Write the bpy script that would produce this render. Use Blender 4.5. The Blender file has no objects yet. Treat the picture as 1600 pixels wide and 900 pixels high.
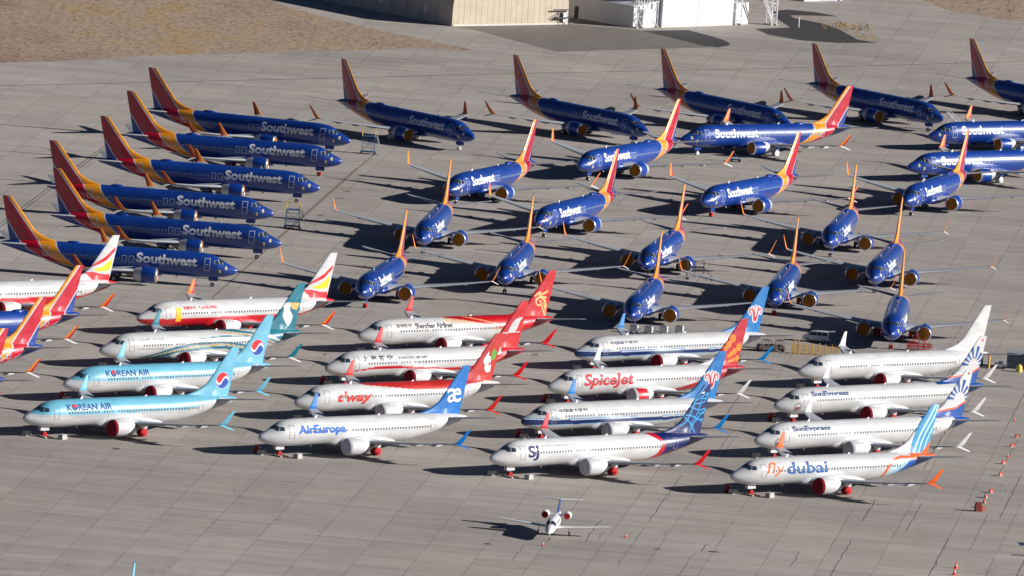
import bpy, bmesh, math, random
import numpy as np
from mathutils import Vector, Matrix
PI = math.pi
R = math.radians
random.seed(7); np.random.seed(7)
S = bpy.context.scene
C = S.collection

# ------------------------------------------------------------------ camera
FPX = 18556.1                       # focal length in pixels of a 1600 px wide picture
PITCH, ROLL = 0.126266, 0.068160
cd = bpy.data.cameras.new('camera'); cam = bpy.data.objects.new('camera', cd); C.objects.link(cam)
cd.sensor_width = 36.0; cd.lens = FPX / 1600 * 36.0
cd.clip_start = 10.0; cd.clip_end = 30000.0
cp, sp = math.cos(PITCH), math.sin(PITCH)
fwd = Vector((0, cp, -sp)); up0 = Vector((0, sp, cp)); r0 = Vector((1, 0, 0))
rt = r0 * math.cos(ROLL) + up0 * math.sin(ROLL)
up = -r0 * math.sin(ROLL) + up0 * math.cos(ROLL)
m = Matrix((rt, up, -fwd)).transposed().to_4x4(); m.translation = Vector((0, -1850, 242.22))
cam.matrix_world = m
S.camera = cam

# ------------------------------------------------------------------ light
SUN_EL = R(22.0)
SUN_DIR = Vector((math.cos(SUN_EL) * 0.997, math.cos(SUN_EL) * -0.075, math.sin(SUN_EL))).normalized()   # towards the sun
W = bpy.data.worlds.new('World'); S.world = W; W.use_nodes = True
nt = W.node_tree; nt.nodes.clear()
sky = nt.nodes.new('ShaderNodeTexSky'); sky.sky_type = 'NISHITA'; sky.sun_disc = False
sky.sun_elevation = SUN_EL; sky.sun_rotation = math.atan2(SUN_DIR.x, SUN_DIR.y)
sky.altitude = 900; sky.air_density = 0.3; sky.dust_density = 0.3; sky.ozone_density = 3.0
bg = nt.nodes.new('ShaderNodeBackground'); bg.inputs[1].default_value = 0.05
wo = nt.nodes.new('ShaderNodeOutputWorld')
nt.links.new(sky.outputs[0], bg.inputs[0]); nt.links.new(bg.outputs[0], wo.inputs[0])
sl = bpy.data.lights.new('sun', 'SUN'); sl.energy = 5.0; sl.angle = R(0.53); sl.color = (1.0, 0.965, 0.915)
so = bpy.data.objects.new('sun', sl); C.objects.link(so)
so.rotation_euler = SUN_DIR.to_track_quat('Z', 'Y').to_euler()
S.view_settings.view_transform = 'Standard'; S.view_settings.look = 'None'
S.view_settings.exposure = 0.45; S.view_settings.gamma = 1.0; S.view_settings.use_curve_mapping = False

# ------------------------------------------------------------------ helpers
def lin(r, g, b):
    f = lambda c: ((c / 255 + 0.055) / 1.055) ** 2.4 if c > 10 else c / 255 / 12.92
    return (f(r), f(g), f(b))
MATS = {}
def mat(name, col, rough=0.5, metal=0.0, coat=0.0, var=0.06, vscale=1.5, bump=0.0, spec=0.5):
    if name in MATS: return MATS[name]
    M = bpy.data.materials.new(name); M.use_nodes = True; n = M.node_tree.nodes; l = M.node_tree.links
    b = n['Principled BSDF']; b.inputs['Roughness'].default_value = rough; b.inputs['Metallic'].default_value = metal
    b.inputs['Coat Weight'].default_value = coat; b.inputs['Coat Roughness'].default_value = 0.12
    b.inputs['Specular IOR Level'].default_value = spec
    tc = n.new('ShaderNodeTexCoord'); nz = n.new('ShaderNodeTexNoise'); nz.inputs['Scale'].default_value = vscale
    nz.inputs['Detail'].default_value = 4
    l.new(tc.outputs['Object'], nz.inputs['Vector'])
    mr = n.new('ShaderNodeMapRange'); mr.inputs[1].default_value = 0.3; mr.inputs[2].default_value = 0.7
    mr.inputs[3].default_value = 1 - var; mr.inputs[4].default_value = 1 + var
    l.new(nz.outputs[0], mr.inputs[0])
    mx = n.new('ShaderNodeVectorMath'); mx.operation = 'SCALE'; mx.inputs[0].default_value = col
    l.new(mr.outputs[0], mx.inputs['Scale']); l.new(mx.outputs[0], b.inputs['Base Color'])
    if bump:
        bp = n.new('ShaderNodeBump'); bp.inputs['Strength'].default_value = bump; bp.inputs['Distance'].default_value = 0.02
        l.new(nz.outputs[0], bp.inputs['Height']); l.new(bp.outputs[0], b.inputs['Normal'])
    MATS[name] = M; return M
def livery_mat(name='airframe_paint', rough=0.38, coat=0.8):
    """paint whose scheme is stored per vertex, with faint panel lines and grime in object space"""
    if name in MATS: return MATS[name]
    M = bpy.data.materials.new(name); M.use_nodes = True; n = M.node_tree.nodes; l = M.node_tree.links
    b = n['Principled BSDF']; b.inputs['Roughness'].default_value = rough; b.inputs['Coat Weight'].default_value = coat
    b.inputs['Coat Roughness'].default_value = 0.1
    at = n.new('ShaderNodeAttribute'); at.attribute_name = 'paint'
    tc = n.new('ShaderNodeTexCoord'); sx = n.new('ShaderNodeSeparateXYZ'); l.new(tc.outputs['Object'], sx.inputs[0])
    # panel joints every 1.27 m along the body
    d = n.new('ShaderNodeMath'); d.operation = 'DIVIDE'; d.inputs[1].default_value = 2.54; l.new(sx.outputs[0], d.inputs[0])
    fr = n.new('ShaderNodeMath'); fr.operation = 'PINGPONG'; fr.inputs[1].default_value = 0.5; l.new(d.outputs[0], fr.inputs[0])
    lt = n.new('ShaderNodeMath'); lt.operation = 'LESS_THAN'; lt.inputs[1].default_value = 0.008; l.new(fr.outputs[0], lt.inputs[0])
    ml = n.new('ShaderNodeMath'); ml.operation = 'MULTIPLY_ADD'; ml.inputs[1].default_value = -0.16; ml.inputs[2].default_value = 1.0
    l.new(lt.outputs[0], ml.inputs[0])
    st_ = n.new('ShaderNodeVectorMath'); st_.operation = 'MULTIPLY'; st_.inputs[1].default_value = (0.45, 1, 1.6); l.new(tc.outputs['Object'], st_.inputs[0])
    oi = n.new('ShaderNodeObjectInfo'); ad = n.new('ShaderNodeVectorMath'); ad.operation = 'ADD'; l.new(st_.outputs[0], ad.inputs[0]); l.new(oi.outputs['Location'], ad.inputs[1])
    nz = n.new('ShaderNodeTexNoise'); nz.inputs['Scale'].default_value = 0.8; nz.inputs['Detail'].default_value = 6
    l.new(ad.outputs[0], nz.inputs['Vector'])
    mr = n.new('ShaderNodeMapRange'); mr.inputs[1].default_value = 0.3; mr.inputs[2].default_value = 0.7
    mr.inputs[3].default_value = 0.88; mr.inputs[4].default_value = 1.06; l.new(nz.outputs[0], mr.inputs[0])
    wn = n.new('ShaderNodeTexWhiteNoise'); wn.noise_dimensions = '3D'; l.new(oi.outputs['Location'], wn.inputs['Vector'])
    fr2 = n.new('ShaderNodeMapRange'); fr2.inputs[3].default_value = 0.9; fr2.inputs[4].default_value = 1.08; l.new(wn.outputs['Value'], fr2.inputs[0])
    m1 = n.new('ShaderNodeMath'); m1.operation = 'MULTIPLY'; l.new(fr2.outputs[0], m1.inputs[0]); l.new(mr.outputs[0], m1.inputs[1])
    m2 = n.new('ShaderNodeMath'); m2.operation = 'MULTIPLY'; l.new(ml.outputs[0], m2.inputs[0]); l.new(m1.outputs[0], m2.inputs[1])
    mx = n.new('ShaderNodeVectorMath'); mx.operation = 'SCALE'
    l.new(at.outputs['Color'], mx.inputs[0]); l.new(m2.outputs[0], mx.inputs['Scale']); l.new(mx.outputs[0], b.inputs['Base Color'])
    r2 = n.new('ShaderNodeMapRange'); r2.inputs[1].default_value = 0.3; r2.inputs[2].default_value = 0.7
    r2.inputs[3].default_value = rough - 0.05; r2.inputs[4].default_value = rough + 0.1; l.new(nz.outputs[0], r2.inputs[0])
    l.new(r2.outputs[0], b.inputs['Roughness'])
    MATS[name] = M; return M
def tag(o, label=None, cat=None, group=None, kind=None):
    if label: o['label'] = label
    if cat: o['category'] = cat
    if group: o['group'] = group
    if kind: o['kind'] = kind
    return o
def thing(name, label, cat, loc=(0, 0, 0), rz=0.0, group=None):
    o = bpy.data.objects.new(name, None); C.objects.link(o); o.empty_display_size = 1
    o.location = loc; o.rotation_euler = (0, 0, rz)
    return tag(o, label, cat, group)
def obj(name, me, parent=None, loc=(0, 0, 0), rot=(0, 0, 0), scale=None):
    o = bpy.data.objects.new(name, me); C.objects.link(o)
    if parent: o.parent = parent
    o.location = loc; o.rotation_euler = rot
    if scale: o.scale = scale
    return o
class MB:
    """collects vertices and faces for one mesh"""
    def __init__(s): s.v = []; s.f = []; s.m = []; s.c = None
    def add(s, v, f, mi=0):
        k = len(s.v); s.v += [tuple(map(float, p)) for p in v]
        s.f += [tuple(k + i for i in q) for q in f]; s.m += [mi] * len(f); return s
    def box(s, x0, x1, y0, y1, z0, z1, mi=0):
        v = [(x, y, z) for z in (z0, z1) for y in (y0, y1) for x in (x0, x1)]
        return s.add(v, [(0, 2, 3, 1), (4, 5, 7, 6), (0, 1, 5, 4), (2, 6, 7, 3), (0, 4, 6, 2), (1, 3, 7, 5)], mi)
    def tube(s, a, b, r, r2=None, n=8, mi=0, cap=True):
        a = Vector(a); b = Vector(b); d = (b - a).normalized(); r2 = r if r2 is None else r2
        x = d.orthogonal().normalized(); y = d.cross(x)
        v = [a + (x * math.cos(t) + y * math.sin(t)) * r for t in [2 * PI * i / n for i in range(n)]]
        v += [b + (x * math.cos(t) + y * math.sin(t)) * r2 for t in [2 * PI * i / n for i in range(n)]]
        f = [(i, (i + 1) % n, n + (i + 1) % n, n + i) for i in range(n)]
        if cap: f += [tuple(range(n - 1, -1, -1)), tuple(range(n, 2 * n))]
        return s.add(v, f, mi)
    def lathe(s, prof, n=24, axis='x', c=(0, 0, 0), sz=1.0, mi=0):
        v = []; f = []
        for (a, r) in prof:
            for i in range(n):
                t = 2 * PI * i / n
                p, q = r * math.cos(t), r * math.sin(t)
                if axis == 'x': v.append((c[0] + a, c[1] + p, c[2] + q * (sz if q < 0 else 1)))
                elif axis == 'y': v.append((c[0] + p, c[1] + a, c[2] + q))
                else: v.append((c[0] + p, c[1] + q, c[2] + a))
        for k in range(len(prof) - 1):
            for i in range(n):
                j = (i + 1) % n
                f.append((k * n + i, k * n + j, (k + 1) * n + j, (k + 1) * n + i))
        return s.add(v, f, mi)
    def loft(s, rings, cap=True, mi=0):
        n = len(rings[0]); v = [p for r in rings for p in r]; f = []
        for k in range(len(rings) - 1):
            for i in range(n):
                j = (i + 1) % n
                f.append((k * n + i, k * n + j, (k + 1) * n + j, (k + 1) * n + i))
        if cap: f += [tuple(range(n - 1, -1, -1)), tuple((len(rings) - 1) * n + i for i in range(n))]
        return s.add(v, f, mi)
    def mesh(s, name, mats, smooth=True, angle=40):
        me = bpy.data.meshes.new(name); me.from_pydata(s.v, [], s.f)
        for M in (mats if isinstance(mats, (list, tuple)) else [mats]): me.materials.append(M)
        if any(s.m): me.polygons.foreach_set('material_index', s.m)
        bm = bmesh.new(); bm.from_mesh(me); bmesh.ops.recalc_face_normals(bm, faces=bm.faces)
        if smooth:
            for q in bm.faces: q.smooth = True
            for e in bm.edges:
                if len(e.link_faces) == 2 and e.calc_face_angle(0) > R(angle): e.smooth = False
        bm.to_mesh(me); bm.free(); me.update(); return me
def rot2(x, y, a): return (x * math.cos(a) - y * math.sin(a), x * math.sin(a) + y * math.cos(a))

# ------------------------------------------------------------------ ground
def ground_mat():
    M = bpy.data.materials.new('apron_concrete'); M.use_nodes = True; n = M.node_tree.nodes; l = M.node_tree.links
    b = n['Principled BSDF']; b.inputs['Roughness'].default_value = 0.88; b.inputs['Specular IOR Level'].default_value = 0.25
    tc = n.new('ShaderNodeTexCoord'); mp = n.new('ShaderNodeMapping'); mp.vector_type = 'POINT'
    mp.inputs['Rotation'].default_value = (0, 0, R(5.8)); l.new(tc.outputs['Object'], mp.inputs[0])
    sx = n.new('ShaderNodeSeparateXYZ'); l.new(mp.outputs[0], sx.inputs[0])
    def mth(op, a, bb=None, c=None):
        q = n.new('ShaderNodeMath'); q.operation = op
        for i, v in enumerate((a, bb, c)):
            if v is None: continue
            if isinstance(v, (int, float)): q.inputs[i].default_value = v
            else: l.new(v, q.inputs[i])
        return q.outputs[0]
    def noise(scale, det=4, vec=None, sc3=None, rough=0.6):
        q = n.new('ShaderNodeTexNoise'); q.inputs['Scale'].default_value = scale; q.inputs['Detail'].default_value = det
        q.inputs['Roughness'].default_value = rough
        v = mp.outputs[0]
        if sc3:
            k = n.new('ShaderNodeVectorMath'); k.operation = 'MULTIPLY'; k.inputs[1].default_value = sc3; l.new(v, k.inputs[0]); v = k.outputs[0]
        l.new(v, q.inputs['Vector']); return q.outputs[0]
    def rng(v, a, bb, c, d):
        q = n.new('ShaderNodeMapRange'); l.new(v, q.inputs[0])
        for i, x in enumerate((a, bb, c, d)): q.inputs[i + 1].default_value = x
        return q.outputs[0]
    u = mth('DIVIDE', mth('SUBTRACT', sx.outputs[0], 6.45), 7.62); w = mth('DIVIDE', sx.outputs[1], 7.62)
    wob = mth('MULTIPLY_ADD', noise(0.5, 3), 0.03, -0.015)
    du = mth('PINGPONG', mth('ADD', u, wob), 0.5); dw = mth('PINGPONG', mth('ADD', w, wob), 0.5)
    w2 = mth('DIVIDE', mth('ADD', sx.outputs[1], 1.3), 3.81); dw2 = mth('PINGPONG', mth('ADD', w2, wob), 0.5)
    ju = mth('MULTIPLY', mth('LESS_THAN', du, 0.0095), rng(noise(0.05, 2), 0.3, 0.6, 0.14, 0.36))
    jw = mth('MULTIPLY', mth('LESS_THAN', dw, 0.026), rng(noise(0.06, 3), 0.35, 0.65, 0.0, 0.34))
    jw2 = mth('MULTIPLY', mth('LESS_THAN', dw2, 0.05), rng(noise(0.09, 3), 0.45, 0.65, 0.0, 0.2))
    joints = mth('MINIMUM', mth('ADD', mth('ADD', ju, jw), jw2), 0.55)
    # slab tone
    cb = n.new('ShaderNodeCombineXYZ'); l.new(mth('FLOOR', u), cb.inputs[0]); l.new(mth('FLOOR', w), cb.inputs[1])
    wn = n.new('ShaderNodeTexWhiteNoise'); wn.noise_dimensions = '2D'; l.new(cb.outputs[0], wn.inputs['Vector'])
    slab = rng(wn.outputs[0], 0, 1, 0.925, 1.06)
    big = rng(noise(0.012, 5), 0.35, 0.65, 0.87, 1.08)
    med = rng(noise(0.25, 6), 0.3, 0.7, 0.94, 1.06)
    fine = rng(noise(3.0, 4), 0.3, 0.7, 0.95, 1.05)
    streak = rng(noise(1.0, 6, sc3=(0.018, 0.35, 1)), 0.35, 0.68, 1.05, 0.87)
    streak2 = rng(noise(1.0, 4, sc3=(0.2, 0.03, 1)), 0.55, 0.75, 1.0, 0.9)
    stain = rng(noise(0.09, 5, rough=0.7), 0.66, 0.78, 0.0, 0.3)
    vo = n.new('ShaderNodeTexVoronoi'); vo.feature = 'DISTANCE_TO_EDGE'; vo.inputs['Scale'].default_value = 0.11
    vn = n.new('ShaderNodeVectorMath'); vn.operation = 'ADD'; nn = n.new('ShaderNodeTexNoise'); nn.inputs['Scale'].default_value = 0.25
    l.new(mp.outputs[0], nn.inputs['Vector']); k2 = n.new('ShaderNodeVectorMath'); k2.operation = 'SCALE'; k2.inputs['Scale'].default_value = 5
    l.new(nn.outputs[1], k2.inputs[0]); l.new(mp.outputs[0], vn.inputs[0]); l.new(k2.outputs[0], vn.inputs[1]); l.new(vn.outputs[0], vo.inputs['Vector'])
    crack = mth('MULTIPLY', mth('LESS_THAN', vo.outputs[0], 0.012), rng(noise(0.03, 2), 0.54, 0.64, 0.0, 0.22))
    tone = mth('MULTIPLY', mth('MULTIPLY', mth('MULTIPLY', slab, big), mth('MULTIPLY', med, fine)), mth('MULTIPLY', streak, streak2))
    dark = mth('SUBTRACT', 1.0, mth('MINIMUM', mth('ADD', mth('ADD', joints, crack), stain), 0.7))
    fac = mth('MULTIPLY', tone, dark)
    hue = n.new('ShaderNodeMix'); hue.data_type = 'RGBA'; l.new(rng(noise(0.02, 3), 0.35, 0.65, 0, 1), hue.inputs[0])
    hue.inputs[6].default_value = (*APRON_A, 1); hue.inputs[7].default_value = (*APRON_B, 1)
    vm = n.new('ShaderNodeVectorMath'); vm.operation = 'SCALE'; l.new(hue.outputs[2], vm.inputs[0]); l.new(fac, vm.inputs['Scale'])
    l.new(vm.outputs[0], b.inputs['Base Color'])
    return M
APRON_A = (0.418, 0.372, 0.332); APRON_B = (0.386, 0.352, 0.325)
def dirt_mat(name, cols, sc=0.08):
    M = bpy.data.materials.new(name); M.use_nodes = True; n = M.node_tree.nodes; l = M.node_tree.links
    b = n['Principled BSDF']; b.inputs['Roughness'].default_value = 0.95; b.inputs['Specular IOR Level'].default_value = 0.1
    tc = n.new('ShaderNodeTexCoord')
    sc1 = n.new('ShaderNodeVectorMath'); sc1.operation = 'MULTIPLY'; sc1.inputs[1].default_value = (1, 0.35, 1); l.new(tc.outputs['Object'], sc1.inputs[0])
    nz = n.new('ShaderNodeTexNoise'); nz.inputs['Scale'].default_value = sc; nz.inputs['Detail'].default_value = 8; nz.inputs['Roughness'].default_value = 0.68
    l.new(sc1.outputs[0], nz.inputs['Vector'])
    cr = n.new('ShaderNodeValToRGB'); e = cr.color_ramp.elements
    for i, (p, c) in enumerate(cols):
        if i < 2: q = e[i]; q.position = p
        else: q = e.new(p)
        q.color = (*c, 1)
    nb = n.new('ShaderNodeTexNoise'); nb.inputs['Scale'].default_value = sc * .22; nb.inputs['Detail'].default_value = 4; l.new(sc1.outputs[0], nb.inputs['Vector'])
    mm = n.new('ShaderNodeMath'); mm.operation = 'MULTIPLY_ADD'; mm.inputs[1].default_value = 0.75; mm.inputs[2].default_value = -0.22; l.new(nb.outputs[0], mm.inputs[0])
    m3 = n.new('ShaderNodeMath'); m3.operation = 'MULTIPLY_ADD'; m3.inputs[1].default_value = 0.7; l.new(nz.outputs[0], m3.inputs[0]); l.new(mm.outputs[0], m3.inputs[2])
    l.new(m3.outputs[0], cr.inputs[0])
    n2 = n.new('ShaderNodeTexNoise'); n2.inputs['Scale'].default_value = 0.9; n2.inputs['Detail'].default_value = 6; l.new(sc1.outputs[0], n2.inputs['Vector'])
    mr = n.new('ShaderNodeMapRange'); mr.inputs[1].default_value = 0.35; mr.inputs[2].default_value = 0.6; mr.inputs[3].default_value = 0.74; mr.inputs[4].default_value = 1.06
    l.new(n2.outputs[0], mr.inputs[0])
    vm = n.new('ShaderNodeVectorMath'); vm.operation = 'SCALE'; l.new(cr.outputs[0], vm.inputs[0]); l.new(mr.outputs[0], vm.inputs['Scale'])
    l.new(vm.outputs[0], b.inputs['Base Color']); return M
def sheet(name, pts, z, M, sub=0):
    me = bpy.data.meshes.new(name)
    me.from_pydata([(x, y, z) for x, y in pts], [], [tuple(range(len(pts)))]); me.materials.append(M)
    bm = bmesh.new(); bm.from_mesh(me); bmesh.ops.recalc_face_normals(bm, faces=bm.faces)
    for f in bm.faces:
        if f.normal.z < 0: f.normal_flip()
    bm.to_mesh(me); bm.free()
    return tag(obj(name, me), kind='structure')
def rough_edge(pts, amp, step):
    out = []
    for i, a in enumerate(pts):
        b = pts[(i + 1) % len(pts)]; d = math.hypot(b[0] - a[0], b[1] - a[1]); k = max(1, int(d / step))
        for j in range(k):
            t = j / k; out.append((a[0] + (b[0] - a[0]) * t + random.uniform(-amp, amp), a[1] + (b[1] - a[1]) * t + random.uniform(-amp, amp) * 2))
    return out
DIRT = dirt_mat('desert_dirt', [(0.3, (0.27, 0.18, 0.14)), (0.42, (0.34, 0.235, 0.18)), (0.5, (0.38, 0.285, 0.225)), (0.58, (0.40, 0.30, 0.22)), (0.66, (0.42, 0.29, 0.16)), (0.74, (0.30, 0.20, 0.14))])
sheet('ground', [(-9000, -6000), (9000, -6000), (9000, 9000), (-9000, 9000)], -0.02, DIRT)
AP = sheet('apron', [(-700, -1500), (900, -1500), (900, 1100), (-700, 700)], 0.0, ground_mat())
sheet('dirt_field', rough_edge([(-300, 160), (-97.5, 337.5), (-90.6, 343), (-69, 369), (-39.5, 395), (-22.7, 410.5), (-9.5, 416), (-15.5, 423), (-25.6, 436.7), (-33.3, 446), (-41, 459), (-49, 474.5), (-52, 484), (-110, 560), (-420, 500)], 0.5, 5), 0.004, DIRT)
sheet('scrubland', rough_edge([(79.7, 570.7), (85.7, 551.7), (94.5, 542.4), (110, 541), (300, 700), (260, 1000), (40, 900), (60, 640)], 0.6, 6), 0.004, DIRT)
ASG = mat('old_asphalt', (0.18, 0.16, 0.14), 0.9, var=0.12, vscale=0.3)
ASD = mat('new_asphalt', (0.034, 0.031, 0.031), 0.9, var=0.18, vscale=0.5)
sheet('asphalt_pavement', [(-15.2, 456), (7.8, 475.6), (22.9, 473.2), (35.4, 450.2), (21.6, 437.8), (5.5, 422.8), (-3.3, 439.4), (-10.9, 453)], 0.008, ASG)
sheet('asphalt_patch', [(21.9, 472.5), (31.2, 479.8), (35.5, 471.8), (38, 466), (39.3, 460), (39, 455.9), (36.8, 450.9), (34.5, 451.5), (32.3, 455.3), (26.7, 464.8)], 0.012, ASD)
sheet('asphalt_road', [(44.6, 491), (51.7, 498.1), (49.3, 512.6), (48.4, 527.8), (51.5, 532.8), (57.3, 531.6), (61.7, 525.8), (56.6, 524.4), (52, 522), (52.6, 517.2), (57.9, 510.8), (61.3, 502), (64.8, 483.6), (68.7, 480.1), (60.8, 475), (53.2, 474.9), (47, 481.7)], 0.012, ASD)
DRT2 = dirt_mat('pale_dirt', [(0.3, (0.36, 0.30, 0.25)), (0.5, (0.40, 0.345, 0.30)), (0.6, (0.38, 0.30, 0.22)), (0.75, (0.33, 0.28, 0.24))], 0.15)
sheet('dirt_verge', rough_edge([(52.3, 520.4), (56.6, 523.0), (61.7, 520.2), (67.7, 505), (69.2, 483.6), (65.5, 484), (61.9, 502.1), (58.4, 511.5)], 0.2, 3), 0.016, DRT2)
# long drain line, cable trench and painted lines: strips laid on the apron
TAR = mat('tar', (0.05, 0.045, 0.04), 0.8); RUST = mat('rusty_joint', (0.14, 0.085, 0.05), 0.9); WP = mat('worn_paint', (0.42, 0.41, 0.39), 0.8, var=0.2, vscale=2)
def strip(name, pts, w, z, M, jag=0):
    mb = MB()
    for a, b in zip(pts[:-1], pts[1:]):
        dx, dy = b[0] - a[0], b[1] - a[1]; L = math.hypot(dx, dy); nx, ny = -dy / L * w / 2, dx / L * w / 2
        mb.add([(a[0] + nx, a[1] + ny, z), (b[0] + nx, b[1] + ny, z), (b[0] - nx, b[1] - ny, z), (a[0] - nx, a[1] - ny, z)], [(0, 1, 2, 3)])
    o = obj(name, mb.mesh(name, M, False)); return tag(o, kind='structure')
strip('drain_line', [(-160, 245), (-95.5, 299.5), (-50, 337.9), (-2.8, 378.7), (46.2, 418.8), (97, 463.9), (180, 538)], 0.42, 0.006, TAR)
GD = (0.101, 0.995)
def alongj(x, y, L): return [(x, y), (x + GD[0] * L, y + GD[1] * L)]
for k in (-0.35, 0.35): strip('cable_trench', alongj(-91.5 + k, 30, 200), 0.16, 0.006, TAR)
strip('pavement_joint', alongj(-47.4, 20, 215), 0.2, 0.006, RUST)
strip('pavement_joint', alongj(-39.6, 100, 110), 0.16, 0.006, RUST)
strip('pavement_joint', alongj(-88.5, -40, 62), 0.16, 0.006, TAR)
strip('painted_line', [(-66, -197), (-41, -205.5), (-19, -213)], 0.22, 0.006, WP)
strip('painted_line', [(-30, -196), (-8, -203)], 0.22, 0.006, WP)
strip('painted_line', alongj(71.6, -155, 95), 0.1, 0.006, WP); strip('painted_line', alongj(72.3, -155, 60), 0.1, 0.006, WP)
strip('painted_line', alongj(37.5, -176, 24), 0.1, 0.006, WP)
strip('painted_line', alongj(62.5, -215, 60), 0.09, 0.006, WP)
rr = random.Random(4)
for (x, y, L) in [(12.4, -216, 26), (14.5, -212, 10), (21.5, -192, 52), (23.5, -205, 8), (17.0, -236, 40), (25.3, -243, 24), (28.7, -218, 9), (31.5, -120, 30), (33.6, -75, 26), (45.5, -150, 14), (52, -178, 26), (46, -236, 40), (58, -185, 32), (60, -228, 40), (62.2, -120, 60), (64, -60, 48), (66.5, -200, 40), (72, -165, 46), (73.4, -120, 40), (76, -70, 60), (47, -205, 10), (2.5, -238, 18), (6.8, -150, 16), (56.5, -40, 20), (68, -20, 26), (71, -236, 34), (24.5, -80, 34), (41, -226, 16)]:
    p = []; t = 0
    while t <= L:
        o = rr.uniform(-0.07, 0.07) + (0.22 if rr.random() < .12 else 0); p.append((x + GD[0] * t + o, y + GD[1] * t)); t += rr.uniform(1.2, 4.5)
    strip('crack_seal', p, rr.uniform(.05, .12), 0.007, TAR)
for i in range(46):                        # small spalls and tar patches at the joints
    k = rr.randint(-12, 10); v = rr.uniform(-275, 330); uu = 6.45 + 7.62 * k
    x = uu * 0.9949 + v * 0.1011; y = -uu * 0.1011 + v * 0.9949; w = rr.uniform(0.3, 0.9)
    sheet('tar_patch', [(x - w, y - 0.5), (x + w, y - 0.6), (x + w * 0.9, y + 0.5), (x - w * 0.8, y + 0.4)], 0.008, RUST if i % 3 else TAR)

# ------------------------------------------------------------------ airliner geometry   (s = metres behind the nose tip)
ST = np.array([
 # s, top, bottom, half width
 (0.00, 2.87, 2.77, 0.03), (0.10, 3.08, 2.56, 0.26), (0.30, 3.24, 2.38, 0.45), (0.6, 3.42, 2.20, 0.66), (1.0, 3.62, 2.02, 0.88),
 (1.5, 3.84, 1.86, 1.10), (2.0, 4.04, 1.74, 1.29), (2.4, 4.24, 1.67, 1.42), (2.8, 4.52, 1.60, 1.52), (3.3, 4.83, 1.54, 1.64), (4.0, 5.10, 1.48, 1.76),
 (5.0, 5.29, 1.43, 1.84), (6.2, 5.38, 1.40, 1.875), (8.0, 5.41, 1.40, 1.88), (16.0, 5.41, 1.40, 1.88), (24.5, 5.41, 1.40, 1.88), (26.5, 5.41, 1.50, 1.87), (28.5, 5.40, 1.80, 1.82),
 (30.5, 5.38, 2.22, 1.70), (32.5, 5.33, 2.72, 1.47), (34.5, 5.24, 3.24, 1.14), (36.0, 5.12, 3.64, 0.84), (37.2, 4.98, 3.98, 0.56), (38.1, 4.82, 4.22, 0.32), (38.35, 4.72, 4.30, 0.22)])
def prof(s):
    s = np.asarray(s, float)
    return np.interp(s, ST[:, 0], ST[:, 1]), np.interp(s, ST[:, 0], ST[:, 2]), np.interp(s, ST[:, 0], ST[:, 3])
def smooth_prof(s):
    # average of a small window rounds the corners between stations
    s = np.asarray(s, float); k = np.clip(s * 0.5, 0, 0.45) * np.clip((38.35 - s) / 0.5, 0, 1)
    a = [prof(np.clip(s + d * k, 0, 38.35)) for d in (-1, -0.5, 0, 0.5, 1)]
    return [sum(q[i] for q in a) / 5 for i in range(3)]
def plug(s, e): s = np.asarray(s, float); return s + np.where(s > 8, e, 0) + np.where(s > 24, e, 0)
def body_pt(s, z, side, off=0.015):
    """point on the skin at station s and height z"""
    t, b, w = smooth_prof(s); zc = b + 0.5 * (t - b); h = np.where(z > zc, t - zc, zc - b)
    q = np.clip((z - zc) / h, -0.995, 0.995); y = w * np.sqrt(1 - q * q)
    ny = q * 0 + np.sqrt(1 - q * q); nz = q
    return y * side + ny * side * off, z + nz * off
def fuselage_mesh(name, paint, e):
    s = np.concatenate([np.linspace(0, 1, 14) ** 1.5 * 1.0, np.arange(1.12, 38.35, 0.13), [38.35]])
    ns, n = len(s), 84
    t, b, w = smooth_prof(s); zc = b + 0.5 * (t - b)
    ph = np.linspace(0, 2 * PI, n, endpoint=False)
    cz, sy = np.cos(ph), np.sin(ph)
    Y = w[:, None] * sy[None]; Z = zc[:, None] + np.where(cz[None] > 0, (t - zc)[:, None], (zc - b)[:, None]) * cz[None]
    Sx = np.repeat(s[:, None], n, 1); X = -plug(Sx, e)
    V = np.stack([X, Y, Z], -1).reshape(-1, 3)
    i = np.arange(ns - 1)[:, None] * n; j = np.arange(n)[None]; j2 = (j + 1) % n
    F = np.stack([i + j, i + j2, i + n + j2, i + n + j], -1).reshape(-1, 4)
    me = bpy.data.meshes.new(name)
    me.from_pydata(V.tolist(), [], F.tolist() + [list(range(n)), list(range((ns - 1) * n, ns * n))[::-1]])
    me.materials.append(livery_mat())
    me.polygons.foreach_set('use_smooth', [True] * len(me.polygons))
    col = paint(Sx.ravel(), Z.ravel(), Y.ravel())
    ca = me.color_attributes.new('paint', 'FLOAT_COLOR', 'POINT')
    ca.data.foreach_set('color', np.concatenate([col, np.ones((len(col), 1))], 1).astype(np.float32).ravel())
    return me
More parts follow.
